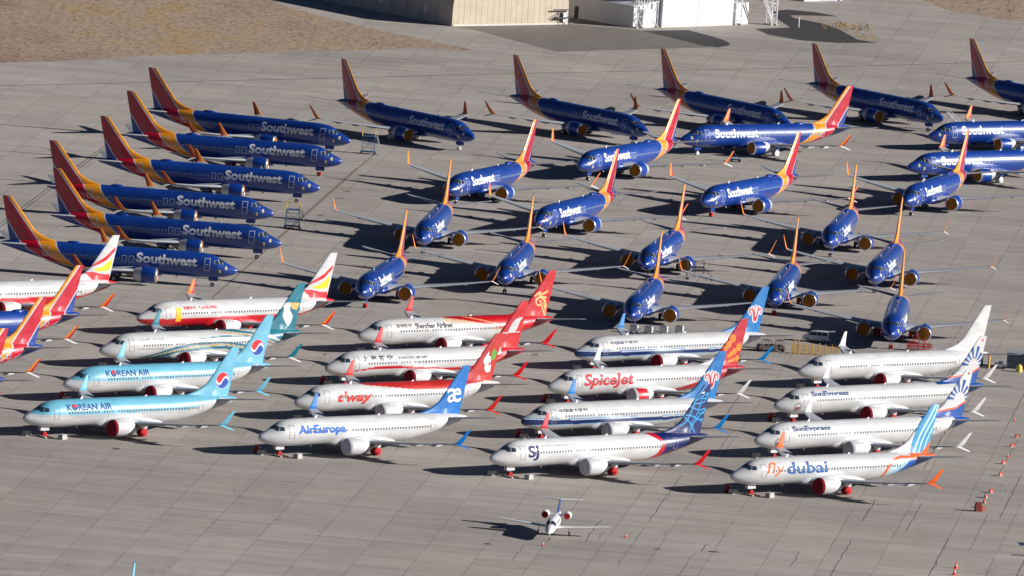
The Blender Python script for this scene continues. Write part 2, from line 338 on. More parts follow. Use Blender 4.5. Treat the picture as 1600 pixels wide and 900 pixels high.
# fin outline
FIN_LE = np.array([(5.20, 28.7), (5.45, 29.6), (5.85, 31.0), (6.35, 32.1), (7.0, 33.0), (12.05, 37.0), (12.14, 37.25)])
FIN_TE = np.array([(5.2, 36.95), (12.14, 38.5)])
def fin_le(z): return np.interp(z, FIN_LE[:, 0], FIN_LE[:, 1])
def fin_te(z): return np.interp(z, FIN_TE[:, 0], FIN_TE[:, 1])
def fin_half(s, z):
    le, te = fin_le(z), fin_te(z); u = np.clip((s - le) / (te - le), 0, 1)
    T = np.interp(z, [4.6, 7.0, 12.14], [0.40, 0.30, 0.09]) * np.where(le < 32.9, 1, 1)
    m0 = np.interp(z, [5.2, 7.0], [0.62, 0.35])
    sh = np.where(u < m0, np.sqrt(np.clip(1 - ((m0 - u) / m0) ** 2, 0, 1)), np.clip(1 - ((u - m0) / (1 - m0)) ** 1.4, 0, 1))
    return T * sh + 0.008
def fin_mesh(name, paint, e):
    nz, nu = 120, 90
    z = np.linspace(4.75, 12.14, nz); u = (1 - np.cos(np.linspace(0, PI, nu))) / 2 * 0.6 + np.linspace(0, 1, nu) * 0.4
    zz = np.repeat(z[:, None], nu, 1); zq = np.maximum(zz, 5.2)
    s = fin_le(zq) + (fin_te(zq) - fin_le(zq)) * u[None]
    h = fin_half(s, zq)
    V = np.concatenate([np.stack([-s - 2 * e, h, zz], -1).reshape(-1, 3), np.stack([-s - 2 * e, -h, zz], -1).reshape(-1, 3)])
    i = np.arange(nz - 1)[:, None] * nu; j = np.arange(nu - 1)[None]
    F = np.stack([i + j, i + j + 1, i + nu + j + 1, i + nu + j], -1).reshape(-1, 4)
    N = nz * nu; F2 = (F + N)[:, ::-1]
    ex = []
    for k in range(nz - 1):
        a = k * nu; c = a + nu; ex += [(a, c, c + N, a + N), (a + nu - 1, a + nu - 1 + N, c + nu - 1 + N, c + nu - 1)]
    k = (nz - 1) * nu
    for q in range(nu - 1): ex.append((k + q, k + q + 1, k + q + 1 + N, k + q + N))
    me = bpy.data.meshes.new(name); me.from_pydata(V.tolist(), [], F.tolist() + F2.tolist() + ex)
    me.materials.append(livery_mat())
    bm = bmesh.new(); bm.from_mesh(me); bmesh.ops.recalc_face_normals(bm, faces=bm.faces)
    for f in bm.faces: f.smooth = True
    for ed in bm.edges:
        if len(ed.link_faces) == 2 and ed.calc_face_angle(0) > R(50): ed.smooth = False
    bm.to_mesh(me); bm.free()
    sv = np.concatenate([s.ravel(), s.ravel()]); zv = np.concatenate([zz.ravel(), zz.ravel()])
    col = paint(sv, zv)
    ca = me.color_attributes.new('paint', 'FLOAT_COLOR', 'POINT')
    ca.data.foreach_set('color', np.concatenate([col, np.ones((len(col), 1))], 1).astype(np.float32).ravel())
    return me
def airfoil(n=11):
    u = [(1 - math.cos(PI * i / (n - 1))) / 2 for i in range(n)]
    th = lambda x: 5 * (0.2969 * math.sqrt(x) - 0.126 * x - 0.3516 * x * x + 0.2843 * x ** 3 - 0.1030 * x ** 4)
    up_ = [(x, th(x) * 1.05) for x in u]; lo = [(x, -th(x) * 0.85) for x in reversed(u[1:-1])]
    return up_ + [(1, -0.004)] + lo
AF = airfoil()
def section(le, chord, t, tv=(0, 0, 1)):
    return [(-(le[0] + x * chord), le[1] + tv[1] * q * t * chord, le[2] + tv[2] * q * t * chord) for x, q in AF]
WING = [(1.2, 12.9, 8.4, 2.0, .14), (2.0, 13.45, 7.75, 2.02, .135), (3.4, 14.5, 6.75, 2.12, .125), (4.83, 15.6, 5.68, 2.25, .115), (5.8, 16.2, 5.18, 2.34, .11), (9.0, 17.9, 3.95, 2.66, .105), (13.0, 20.05, 2.80, 3.10, .10), (16.6, 22.0, 1.82, 3.56, .10), (16.95, 22.25, 1.68, 3.64, .10)]
def wing_meshes(side):
    mb = MB(); mb.loft([section((le, y * side, z), c, t) for y, le, c, z, t in WING])
    return mb.mesh('wing', mat('wing_grey', (0.40, 0.42, 0.455), 0.4, 0.1, var=0.07, vscale=0.6))
def winglet_rings(side, up_):
    if up_:
        P = [(22.22, 16.95, 3.64, 1.70, (0, 0, 1)), (22.55, 17.15, 3.76, 1.42, (0, -.5, .86)), (22.95, 17.32, 4.06, 1.12, (0, -.9, .43)), (24.22, 17.93, 5.70, 0.52, (0, -.95, .32)), (24.45, 17.95, 5.80, 0.34, (0, -.95, .32))]
    else:
        P = [(22.75, 16.98, 3.60, 1.0, (0, 0, 1)), (23.1, 17.15, 3.50, 0.78, (0, .4, .9)), (24.35, 17.81, 2.99, 0.50, (0, .6, .8)), (24.5, 17.84, 2.95, 0.36, (0, .6, .8))]
    return [section((le, y * side, z), c, .09, (0, tv[1] * side, tv[2])) for le, y, z, c, tv in P]
def winglet_mesh(side, liv):
    mb = MB(); upc, mid, loc = liv['winglet']
    mb.loft(winglet_rings(side, True)); nf = len(mb.f); mb.loft(winglet_rings(side, False)); 
    n = len(AF)
    for i, f in enumerate(mb.f):
        if i >= nf: mb.m[i] = 2
        else:
            k = i % n if i < (len(winglet_rings(side, True)) - 1) * n else 0
            frac = AF[k][0]
            mb.m[i] = 1 if (liv.get('wl_split') and frac > liv['wl_split']) else 0
            if liv.get('wl_bands'):
                zc = sum(mb.v[q][2] for q in f) / len(f)
    def pm(c): return mat('winglet_paint_%d_%d_%d' % tuple(int(v * 999) for v in c), c, 0.55, coat=0.0, spec=.3)
    return mb.mesh('winglet', [pm(upc), pm(mid), pm(loc)])
def fairing_mesh(side, y):
    le = np.interp(y, [w[0] for w in WING], [w[1] for w in WING]); ch = np.interp(y, [w[0] for w in WING], [w[2] for w in WING]); z = np.interp(y, [w[0] for w in WING], [w[3] for w in WING])
    mb = MB(); L = 3.0 * (1.15 if y < 8 else 0.9 if y < 12 else 0.75); x0 = le + ch - L * 0.62
    mb.lathe([(-L * t, 0.26 * math.sin(PI * min(1, t ** 0.8)) ** 0.7 + 0.005) for t in [0, .06, .15, .3, .45, .6, .75, .88, .96, 1]], 10, 'x', (-x0, y * side, z - 0.24))
    for i, v in enumerate(mb.v): mb.v[i] = (v[0], (v[1] - y * side) * 0.6 + y * side, v[2])
    return mb.mesh('flap_track_fairing', mat('fairing_grey', (0.5, 0.51, 0.53), 0.4))
def stab_mesh(side):
    mb = MB(); mb.loft([section((le, y * side, z), c, t) for y, le, c, z, t in [(0.35, 33.6, 3.75, 4.55, .10), (1.2, 34.1, 3.45, 4.66, .10), (6.6, 37.75, 1.55, 5.36, .09), (7.12, 38.2, 1.3, 5.43, .09), (7.2, 38.5, 0.9, 5.44, .06)]])
    return mb.mesh('horizontal_stabilizer', mat('stabilizer_grey', (0.34, 0.355, 0.38), 0.4, 0.1))
def belly_mesh(M):
    mb = MB(); rings = []
    for s, w, t, b in [(11.8, .9, 2.0, 1.5), (12.6, 1.5, 2.25, 1.36), (13.6, 1.98, 2.55, 1.22), (15.5, 2.12, 2.65, 1.14), (19.5, 2.12, 2.65, 1.12), (21.5, 2.0, 2.5, 1.18), (23.2, 1.55, 2.15, 1.3), (24.6, .9, 1.9, 1.44)]:
        zc = (t + b) / 2; h = (t - b) / 2
        rings.append([(-s, w * math.copysign(abs(math.cos(a)) ** .6, math.cos(a)), zc + h * math.copysign(abs(math.sin(a)) ** .6, math.sin(a))) for a in [2 * PI * i / 28 for i in range(28)]])
    mb.loft(rings); return mb.mesh('wing_root_fairing', M, angle=60)
EY, EZ, EX = 4.83, 1.70, 12.35
def engine_mesh(side, M, Mb):
    mb = MB(); c = (-EX, EY * side, EZ)
    mb.lathe([(-0.30, 1.20), (-0.9, 1.27), (-1.7, 1.30), (-2.5, 1.26)], 40, 'x', c, 0.97, 0)
    mb.lathe([(-2.5, 1.26), (-3.2, 1.12), (-3.75, 0.98), (-3.75, 0.90), (-3.2, 0.86)], 40, 'x', c, 0.97, 1)
    mb.lathe([(-3.0, 0.72), (-3.8, 0.66), (-4.7, 0.44), (-4.7, 0.40), (-4.4, 0.38)], 24, 'x', c, 1, 2)
    mb.lathe([(-4.3, 0.32), (-4.8, 0.27), (-5.4, 0.03), (-5.42, 0.0)], 20, 'x', c, 1, 2)
    return mb.mesh('engine', [M, Mb, mat('exhaust_metal', (0.22, 0.2, 0.18), 0.4, 0.8)], angle=50)
def lip_mesh(side):
    mb = MB(); mb.lathe([(-0.36, 0.93), (-0.16, 0.95), (-0.04, 1.0), (0.0, 1.06), (-0.03, 1.12), (-0.12, 1.165), (-0.31, 1.202)], 40, 'x', (-EX, EY * side, EZ), 0.97)
    return mb.mesh('inlet_lip', mat('bare_metal', (0.62, 0.62, 0.64), 0.32, 0.85), angle=60)
def cover_mesh(side, M, sock=False):
    mb = MB(); c = (-EX, EY * side, EZ)
    if sock: mb.lathe([(-0.5, 1.26), (-0.4, 1.26), (-0.15, 1.22), (0.03, 1.12), (0.07, 1.0), (0.06, 0.5), (0.04, 0.0)], 40, 'x', c, 0.97)
    else: mb.lathe([(-0.1, 0.985), (-0.02, 0.98), (0.0, 0.9), (0.03, 0.45), (0.02, 0.0)], 36, 'x', c, 0.97)
    return mb.mesh('engine_cover', M, angle=60)
def pylon_mesh(side, M):
    mb = MB(); y = EY * side
    prof_ = [(-13.1, 2.93), (-14.2, 3.06), (-15.6, 3.02), (-16.6, 2.75), (-18.2, 2.45), (-18.6, 2.2), (-17.0, 1.9), (-14.4, 2.4)]
    mb.loft([[(x, y + d, z) for x, z in prof_] for d in (-0.2, 0.2)]); return mb.mesh('pylon', M, angle=30)
TYRE = lambda: mat('tyre', (0.02, 0.02, 0.022), 0.8); HUB = lambda: mat('wheel_hub', (0.55, 0.55, 0.55), 0.5)
def wheel_mesh(r, w, x, y, kind):
    mb = MB(); c = (x, y, r)
    if kind == 'red':
        k = 1.08; mb.lathe([(-w * .75, 0), (-w * .72, r * .7 * k), (-w * .5, r * k), (w * .5, r * k), (w * .72, r * .7 * k), (w * .75, 0)], 14, 'y', (x, y, r * k))
        for i, v in enumerate(mb.v): mb.v[i] = (v[0] + random.uniform(-.03, .03), v[1] + random.uniform(-.03, .03), v[2] + random.uniform(-.02, .04))
        return mb.mesh('wheel', mat('red_cover', lin(182, 22, 30), 0.8, var=0.15, vscale=4), angle=30)
    if kind == 'white':
        mb.lathe([(-w * .55, 0), (-w * .5, r * .9), (-w * .3, r), (w * .3, r), (w * .5, r * .9), (w * .55, 0)], 18, 'y', c)
        return mb.mesh('wheel', mat('white_cover', (0.7, 0.7, 0.7), 0.7), angle=40)
    mb.lathe([(-w * .5, r * .55), (-w * .5, r * .85), (-w * .38, r * .97), (0, r), (w * .38, r * .97), (w * .5, r * .85), (w * .5, r * .55)], 22, 'y', c)
    mb.lathe([(-w * .35, 0), (-w * .38, r * .3), (-w * .48, r * .56)], 14, 'y', c, mi=1); mb.lathe([(w * .35, 0), (w * .38, r * .3), (w * .48, r * .56)], 14, 'y', c, mi=1)
    return mb.mesh('wheel', [TYRE(), HUB()], angle=50)
def nose_gear_mesh(M):
    mb = MB(); G = 0
    mb.tube((-3.95, 0, 0.34), (-3.95, 0, 1.9), 0.075, 0.1); mb.tube((-3.95, -.22, .34), (-3.95, .22, .34), .05)
    mb.tube((-3.95, 0, 1.0), (-4.9, 0, 1.7), .05); mb.tube((-4.05, 0, .55), (-4.25, 0, .8), .03); mb.tube((-4.25, 0, .8), (-4.05, 0, 1.05), .03)
    for sgn in (-1, 1): mb.box(-4.6, -3.1, .30 * sgn - .02, .30 * sgn + .02, .98, 1.52, 1)
    return mb.mesh('nose_gear', [mat('gear_metal', (0.55, 0.56, 0.57), 0.4, 0.3), M], angle=40)
def main_gear_mesh(side, M):
    mb = MB(); y = 2.86 * side
    mb.tube((-19.5, y, .56), (-19.4, y - .05 * side, 2.2), .11, .14); mb.tube((-19.5, y - .45, .56), (-19.5, y + .45, .56), .07)
    mb.tube((-19.45, y, 1.2), (-19.4, y - 1.2 * side, 1.9), .06); mb.tube((-19.4, y, .8), (-18.9, y, 1.2), .04); mb.tube((-18.9, y, 1.2), (-19.4, y, 1.6), .04)
    mb.box(-20.1, -18.9, y + .36 * side - .02, y + .36 * side + .02, 1.15, 2.1, 1)
    return mb.mesh('main_gear', [mat('gear_metal', (0.55, 0.56, 0.57), 0.4, 0.3), M], angle=40)
def patch(poly, side, M, name, off=0.02):
    """filled polygon in (s, z) laid on the body"""
    me = bpy.data.meshes.new(name); bm = bmesh.new()
    vs = [bm.verts.new((s, z, 0)) for s, z in poly]; bm.faces.new(vs)
    slice_bm(bm, 0.2); wrap_bm(bm, side, off); bm.to_mesh(me); bm.free(); me.materials.append(M); return me
def slice_bm(bm, step, both=False):
    ys = [v.co.y for v in bm.verts]; y = min(ys) + step
    while y < max(ys):
        bmesh.ops.bisect_plane(bm, geom=bm.verts[:] + bm.edges[:] + bm.faces[:], plane_co=(0, y, 0), plane_no=(0, 1, 0)); y += step
    if both:
        xs = [v.co.x for v in bm.verts]; x = min(xs) + step
        while x < max(xs):
            bmesh.ops.bisect_plane(bm, geom=bm.verts[:] + bm.edges[:] + bm.faces[:], plane_co=(x, 0, 0), plane_no=(1, 0, 0)); x += step
def wrap_bm(bm, side, off):
    for v in bm.verts:
        s, z = v.co.x, v.co.y; y, z2 = body_pt(s, z, side, off); v.co = (-s, float(y), float(z2))
    bmesh.ops.recalc_face_normals(bm, faces=bm.faces)
    if sum(f.normal.y * side for f in bm.faces) < 0:
        for f in bm.faces: f.normal_flip()
def outline_patch(poly, w, side, M, name, extra=()):
    bm = bmesh.new()
    def seg(a, b):
        dx, dy = b[0] - a[0], b[1] - a[1]; L = math.hypot(dx, dy); nx, ny = -dy / L * w / 2, dx / L * w / 2; ex, ey = dx / L * w / 2, dy / L * w / 2
        bm.faces.new([bm.verts.new(p) for p in ((a[0] + nx - ex, a[1] + ny - ey, 0), (b[0] + nx + ex, b[1] + ny + ey, 0), (b[0] - nx + ex, b[1] - ny + ey, 0), (a[0] - nx - ex, a[1] - ny - ey, 0))])
    for a, b in zip(poly, poly[1:] + poly[:1]): seg(a, b)
    for a, b in extra: seg(a, b)
    slice_bm(bm, 0.2); wrap_bm(bm, side, 0.02); me = bpy.data.meshes.new(name); bm.to_mesh(me); bm.free(); me.materials.append(M); return me
# ---- lettering
def text_flat(txt, bold=0.0, shear=0.0, spacing=1.0):
    cu = bpy.data.curves.new('t', 'FONT'); cu.body = txt; cu.size = 1; cu.offset = bold; cu.shear = shear; cu.space_character = spacing
    cu.resolution_u = 3; o = bpy.data.objects.new('t', cu)
    C.objects.link(o); dg = bpy.context.evaluated_depsgraph_get(); me = bpy.data.meshes.new_from_object(o.evaluated_get(dg))
    bpy.data.objects.remove(o); return me
def text_body(name, txt, s0, s1, z0, z1, side, M, bold=0.012, shear=0.0, fin=False, spacing=1.0, off=0.03):
    me = text_flat(txt, bold, shear, spacing)
    co = np.empty(len(me.vertices) * 3); me.vertices.foreach_get('co', co); co = co.reshape(-1, 3)
    x0, y0 = co[:, 0].min(), co[:, 1].min(); x1, y1 = co[:, 0].max(), co[:, 1].max()
    u = (co[:, 0] - x0) / (x1 - x0)
    if side < 0: u = 1 - u                      # starboard side reads from tail to nose
    co[:, 0] = s0 + u * (s1 - s0); co[:, 1] = z0 + (co[:, 1] - y0) / (y1 - y0) * (z1 - z0); co[:, 2] = 0
    me.vertices.foreach_set('co', co.ravel())
    bm = bmesh.new(); bm.from_mesh(me)
    slice_bm(bm, 0.22 if not fin else 0.4, fin)
    if fin:
        for v in bm.verts:
            s, z = v.co.x, v.co.y; v.co = (-s, side * (float(fin_half(s, z)) + off), z)
        bmesh.ops.recalc_face_normals(bm, faces=bm.faces)
    else: wrap_bm(bm, side, off)
    me2 = bpy.data.meshes.new(name); bm.to_mesh(me2); bm.free(); bpy.data.meshes.remove(me); me2.materials.append(M); return me2

# ------------------------------------------------------------------ liveries
WHITE = np.array((0.585, 0.585, 0.585)); BLUE = np.array(lin(10, 58, 142)); SWRED = np.array(lin(182, 2, 38)); SWYEL = np.array(lin(236, 150, 18)); SILV = np.array((0.62, 0.62, 0.64))
def A(*c): return np.array(lin(*c))
def base(n, c): return np.repeat(np.asarray(c, float)[None], n, 0)
def put(col, mask, c): col[mask] = c
def curve_s(z, pts):      # station of a boundary curve at height z
    p = np.array(sorted(pts, key=lambda q: q[1])); return np.interp(z, p[:, 1], p[:, 0])
def curve_z(s, pts):
    p = np.array(pts); return np.interp(s, p[:, 0], p[:, 1])
def stroke(s, z, pts, w):
    d = np.full(s.shape, 1e9)
    for a, b in zip(pts[:-1], pts[1:]):
        ax, ay = a; bx, by = b; L = (bx - ax) ** 2 + (by - ay) ** 2 + 1e-9
        t = np.clip(((s - ax) * (bx - ax) + (z - ay) * (by - ay)) / L, 0, 1)
        d = np.minimum(d, np.hypot(s - ax - t * (bx - ax), z - ay - t * (by - ay)))
    return d < w / 2
def poly(s, z, pts):
    ins = np.zeros(s.shape, bool)
    for (x1, y1), (x2, y2) in zip(pts, pts[1:] + pts[:1]):
        c = ((y1 > z) != (y2 > z)) & (s < (x2 - x1) * (z - y1) / (y2 - y1 + 1e-12) + x1); ins ^= c
    return ins
def circ(s, z, c, r): return np.hypot(s - c[0], z - c[1]) < r
def spline(pts, k=8):
    out = []; P = [pts[0]] + list(pts) + [pts[-1]]
    for i in range(1, len(P) - 2):
        p0, p1, p2, p3 = map(np.array, P[i - 1:i + 3])
        for t in np.linspace(0, 1, k, endpoint=False):
            out.append(tuple(0.5 * ((2 * p1) + (-p0 + p2) * t + (2 * p0 - 5 * p1 + 4 * p2 - p3) * t * t + (-p0 + 3 * p1 - 3 * p2 + p3) * t ** 3)))
    out.append(tuple(pts[-1])); return out
SWB1 = spline([(25.4, 1.4), (26.4, 2.0), (28.0, 3.2), (29.2, 4.6), (29.5, 5.5)])
SWB2 = spline([(27.2, 1.4), (28.2, 2.1), (30.2, 3.2), (31.7, 4.6), (32.3, 5.45)])
SWB3 = spline([(28.6, 1.3), (30.2, 2.2), (33.2, 3.6), (35.0, 4.9), (35.3, 5.3)])
def sw_fus(s, z, y):
    c = base(len(s), BLUE); b1, b2, b3 = curve_s(z, SWB1), curve_s(z, SWB2), curve_s(z, SWB3)
    put(c, s > b1 - 0.22, SILV); put(c, s > b1, SWYEL); put(c, s > b2 - 0.1, SILV); put(c, s > b2 + .12, SWRED); put(c, s > b3 - .1, SILV); put(c, s > b3 + .12, BLUE); return c
def sw_fin(s, z):
    c = base(len(s), SWYEL); b2 = curve_s(z, [(31.9, 4.7), (32.3, 5.3), (37.75, 12.14)]); b3 = curve_s(z, [(35.1, 4.8), (35.5, 5.3), (37.3, 7.9), (39, 10)])
    put(c, s > b2 - .14, SILV); put(c, s > b2 + .1, SWRED); put(c, s > b3 - .1, SILV); put(c, s > b3 + .1, BLUE); return c
def white_fus(s, z, y):
    c = base(len(s), WHITE); put(c, s < 1.15, (0.58, 0.59, 0.61)); put(c, (s > 36.3) & (z < 4.55), (0.25, 0.25, 0.26)); return c
KB = A(108, 180, 206); KW = np.array((.6, .6, .6))
def kor_fus(s, z, y):
    c = base(len(s), KB); ln = curve_z(s, [(0, 3.2), (3, 3.1), (10, 2.95), (28, 3.1), (34, 4.2), (36, 4.8)])
    put(c, z < ln + .38, (0.50, 0.51, 0.52)); put(c, z < ln - .05, KW); put(c, s < 1.2, (0.62, 0.64, 0.66)); put(c, (s > 35.5) & (z > 4.3), KB); return c
def kor_fin(s, z):
    c = base(len(s), KB); cx, cy, r = 35.6, 7.3, 1.22
    put(c, circ(s, z, (cx, cy), r), (.8, .8, .8)); q = circ(s, z, (cx, cy), r * .97)
    dx, dz = s - cx, z - cy
    wave = 0.42 * r * np.sin(dx / r * PI)
    put(c, q & (dz > wave + .13 * r), A(205, 30, 45)); put(c, q & (dz < wave - .13 * r), A(15, 70, 160)); return c
TEAL = A(0, 112, 132); GOLD = A(196, 160, 90)
def oman_fus(s, z, y):
    c = white_fus(s, z, y)
    a = curve_z(s, [(0, -1), (6, 1.1), (7.1, 1.6), (10.1, 2.4), (13, 3.1), (17.5, 3.7), (22, 3.75), (26, 3.2), (29, 2.2), (31, 1)])
    put(c, (np.abs(z - a) < .17) & (s > 5), TEAL)
    b = curve_z(s, [(6, 0.6), (10.1, 1.9), (14, 2.5), (17.6, 2.95), (22.2, 3.05), (25.3, 2.6), (28, 1.6), (30, .6)])
    put(c, (np.abs(z - b + .05) < .22) & (s > 6), TEAL); put(c, (np.abs(z - b - .32) < .09) & (s > 7), GOLD)
    t = curve_z(s, [(15, 3.9), (17.5, 4.3), (22.1, 4.6), (27, 4.5), (32, 3.2)])
    put(c, (np.abs(z - t) < .09) & (s > 15.5) & (s < 33), TEAL)
    t = curve_z(s, [(21, 5.6), (24, 5.35), (28, 4.9), (31, 4.0), (34, 3)])
    put(c, (np.abs(z - t) < .14) & (s > 22), TEAL); put(c, (np.abs(z - t + .35) < .08) & (s > 22), GOLD)
    e = curve_s(z, [(29.5, 5.45), (31.0, 4.4), (34, 3.4), (37, 3)]); put(c, s > e + .5, TEAL); return c
def oman_fin(s, z):
    c = base(len(s), TEAL)
    put(c, poly(s, z, spline([(34.3, 9.0), (35.2, 9.25), (36.2, 9.1), (35.7, 8.6), (35.7, 8.0), (36.3, 7.2), (36.1, 6.4), (35.5, 5.6), (34.9, 6.2), (34.3, 7.2), (34.5, 8.1), (34.3, 9.0)])), (.8, .8, .78))
    put(c, poly(s, z, [(35.5, 9.2), (37.6, 9.15), (37.1, 8.0), (36.0, 8.3), (35.8, 8.7)]), A(225, 180, 100))
    put(c, stroke(s, z, [(35.2, 5.6), (34.8, 5.0)], .12), (.8, .8, .78)); return c
LR = A(205, 22, 35)
def lucky_fus(s, z, y):
    c = base(len(s), WHITE); put(c, s < 1.15, (0.62, 0.64, 0.66)); l_ = curve_z(s, [(0, 2.75), (2, 2.85), (5, 2.9), (22, 3.0), (31, 3.0), (33, 3.4), (38, 4.9)]); put(c, z < l_, LR)
    put(c, (s > 36) & (z < 4.5), (0.25, 0.25, 0.26)); put(c, (s > 36.6) & (z > 4.5), LR); return c
def lucky_fin(s, z):
    c = base(len(s), WHITE)
    put(c, poly(s, z, [(33.0, 7.2), (34.2, 8.0), (36.0, 8.9), (37.8, 10.3), (37.7, 9.6), (36.0, 8.2), (34.4, 7.6)]), LR)
    put(c, poly(s, z, [(33.4, 6.9), (35.2, 7.2), (37.4, 8.5), (37.0, 6.7), (36.0, 6.5), (34.6, 6.5)]), A(250, 205, 20))
    put(c, poly(s, z, [(31.9, 6.4), (33.4, 6.5), (35.2, 6.1), (36.9, 6.0), (37.2, 4.4), (33.9, 4.4), (33.0, 5.6)]), LR); return c
def ae_fin(s, z): c = base(len(s), A(0, 106, 185)); return c
TR = A(190, 40, 32)
def tway_fus(s, z, y):
    c = white_fus(s, z, y); l_ = curve_z(s, [(10.5, 5.6), (12.5, 5.2), (17.8, 4.75), (21.5, 4.35), (27, 4.2), (32, 4.9), (34.5, 5.05)]); put(c, (z > l_) & (s > 10.5) & (s < 35), TR); return c
def tway_fin(s, z):
    c = base(len(s), TR); put(c, z < 4.95 + 0 * s, WHITE); put(c, poly(s, z, spline([(36.9, 9.8), (37.5, 9.3), (37.3, 8.5), (36.7, 8.1), (36.5, 8.8), (36.6, 9.5), (36.9, 9.8)])), A(95, 165, 60)); return c
SR = A(196, 12, 24)
def shang_fus(s, z, y):
    c = white_fus(s, z, y); a = curve_z(s, [(0, 1.6), (2, 2.0), (4.4, 2.55), (8, 2.95), (13, 2.95), (19, 2.5), (25, 2.3), (29, 2.7)]); w = curve_z(s, [(1.5, .03), (8, .16), (16, .2), (26, .25)])
    put(c, (np.abs(z - a) < w) & (s > 1.5) & (s < 29), SR); e = curve_s(z, [(27.8, 2), (29.5, 3.2), (32.5, 4.4), (33.5, 5.5)]); put(c, s > e, SR)
    put(c, (np.abs(s - e - 1.5) < .14) & (z < 4.4), WHITE); return c
def shang_fin(s, z):
    c = base(len(s), SR); put(c, poly(s, z, spline([(34.7, 7.5), (35.2, 8.5), (36.1, 9.4), (37.5, 9.65), (37.0, 9.0), (36.1, 7.5), (34.7, 7.5)])), WHITE); put(c, stroke(s, z, [(33.6, 7.35), (37.1, 7.4)], .14), WHITE); return c
def shen_fus(s, z, y):
    c = white_fus(s, z, y); l_ = curve_z(s, [(15.5, 5.6), (16.5, 5.3), (19.5, 5.0), (23.4, 4.35), (27, 3.6), (29, 2.7), (30.5, 1.5)]); red = (z > l_) & (s > 15.5); put(c, red, SR)
    for k in (0.12, 0.42): put(c, (np.abs(z - l_ + k) < .07) & (s > 16) & (s < 31), A(222, 170, 90))
    put(c, (np.abs(z - l_ - .5) < .05) & (s > 20) & (s < 31), A(230, 190, 120)); return c
def shen_fin(s, z):
    c = base(len(s), SR); g = A(232, 190, 120)
    for p, w in (([(34.4, 8.2), (35.2, 8.7), (36.0, 8.5), (36.9, 8.9)], .3), ([(35.2, 8.4), (35.9, 8.0), (36.6, 7.9)], .34), ([(34.7, 7.7), (35.4, 8.0), (36.2, 7.6), (36.7, 6.9), (36.8, 6.4)], .34), ([(34.6, 7.7), (34.7, 7.0), (35.3, 6.7), (35.7, 7.2), (35.3, 7.4)], .26), ([(35.7, 6.9), (36.1, 6.1), (36.6, 5.1)], .26), ([(36.2, 7.0), (36.6, 6.2), (36.8, 5.2)], .22)): put(c, stroke(s, z, spline(p), w), g)
    return c
SJB = A(10, 26, 88); SJR = A(196, 18, 34)
def sj_fus(s, z, y):
    c = white_fus(s, z, y); e = curve_s(z, [(25.6, 5.6), (27.6, 4.6), (28.1, 3.8), (27.4, 2.6), (26.0, 1.7)]); f = curve_s(z, [(27.4, 5.6), (28.4, 4.6), (28.9, 3.8), (28.6, 2.8), (27.8, 2.1)])
    put(c, s > e, SJR); put(c, s > f, SJB); put(c, (s > f) & (z < curve_z(s, [(27.5, 2.2), (29, 2.3), (31, 2.75), (34, 3.45), (36.5, 4.05)])), SJR); return c
def sj_fin(s, z):
    c = base(len(s), SJB); q = A(36, 148, 205)
    for p in ([(37.6, 12.1), (36.4, 11.0), (35.6, 9.9), (37.9, 10.9), (37.5, 10.1), (36.4, 10.2)], [(37.8, 10.6), (37.3, 9.6), (35.4, 9.4)], [(34.7, 9.0), (36.2, 8.4), (37.5, 8.6), (37.2, 7.9), (36.3, 8.0)], [(33.6, 7.8), (35.0, 7.6), (36.4, 7.0), (37.1, 7.1), (36.9, 6.6)], [(35.6, 10.2), (34.9, 8.6), (33.9, 6.9), (32.8, 6.3)], [(36.7, 9.9), (35.9, 7.9), (34.6, 6.2)], [(33.5, 7.5), (34.6, 6.6), (35.4, 5.6), (35.8, 4.9)], [(37.2, 8.2), (35.4, 6.6), (34.6, 5.4), (34.5, 4.9)]): put(c, stroke(s, z, spline(p), .2), q)
    put(c, stroke(s, z, [(36.7, 10.95), (37.1, 10.97)], .25), WHITE); return c
CSD = A(20, 45, 105); CSF = A(0, 112, 180)
def csn_fus(s, z, y):
    c = white_fus(s, z, y); c[s < 1.15] = WHITE
    lo = curve_z(s, [(0, 2.3), (1.5, 2.45), (8.8, 2.4), (27, 2.45), (33, 3.0)]); hi = curve_z(s, [(0, 3.3), (1.5, 3.35), (4, 3.3), (9, 3.2), (27, 3.1), (34, 3.1)])
    put(c, (z > lo) & (z < hi) & (s < 33.5), CSD); put(c, (z > hi - .12) & (z < hi + .02) & (s < 33), (.7, .7, .72)); put(c, (z > hi + .02) & (z < hi + .12) & (s < 32), A(60, 150, 210)); put(c, (z < lo) & (z > lo - .1) & (s < 30), A(130, 190, 225)); return c
def csn_fin(s, z):
    c = base(len(s), CSF); put(c, z < 5.0 + 0 * s, WHITE); W_ = (.8, .8, .8); Rd = A(200, 35, 50)
    L = [([(35.85, 7.0), (35.7, 8.0), (35.85, 9.1)], .3), ([(35.5, 7.2), (35.35, 8.3), (34.9, 8.75), (34.6, 8.4), (34.75, 8.0)], .24), ([(36.2, 7.2), (36.4, 8.3), (36.85, 8.75), (37.15, 8.4), (37.0, 8.0)], .24), ([(35.65, 7.3), (35.4, 8.5), (35.2, 9.0)], .2), ([(36.05, 7.3), (36.3, 8.5), (36.5, 9.0)], .2)]
    for p, w in L: put(c, stroke(s, z, spline(p), w + .3), W_)
    put(c, circ(s, z, (35.85, 7.1), .55), W_)
    for p, w in L: put(c, stroke(s, z, spline(p), w), Rd)
    put(c, circ(s, z, (35.85, 7.1), .38), Rd); put(c, stroke(s, z, [(35.85, 7.6), (35.8, 9)], .07), W_); return c
SPR = A(180, 20, 40)
def spice_fus(s, z, y):
    c = white_fus(s, z, y); e = curve_z(s, [(22.5, 1.2), (24, 2.1), (27.4, 2.9), (29.5, 3.6), (32, 5.0), (32.6, 5.6)]); put(c, (z < e) & (s > 22.5), SPR); return c
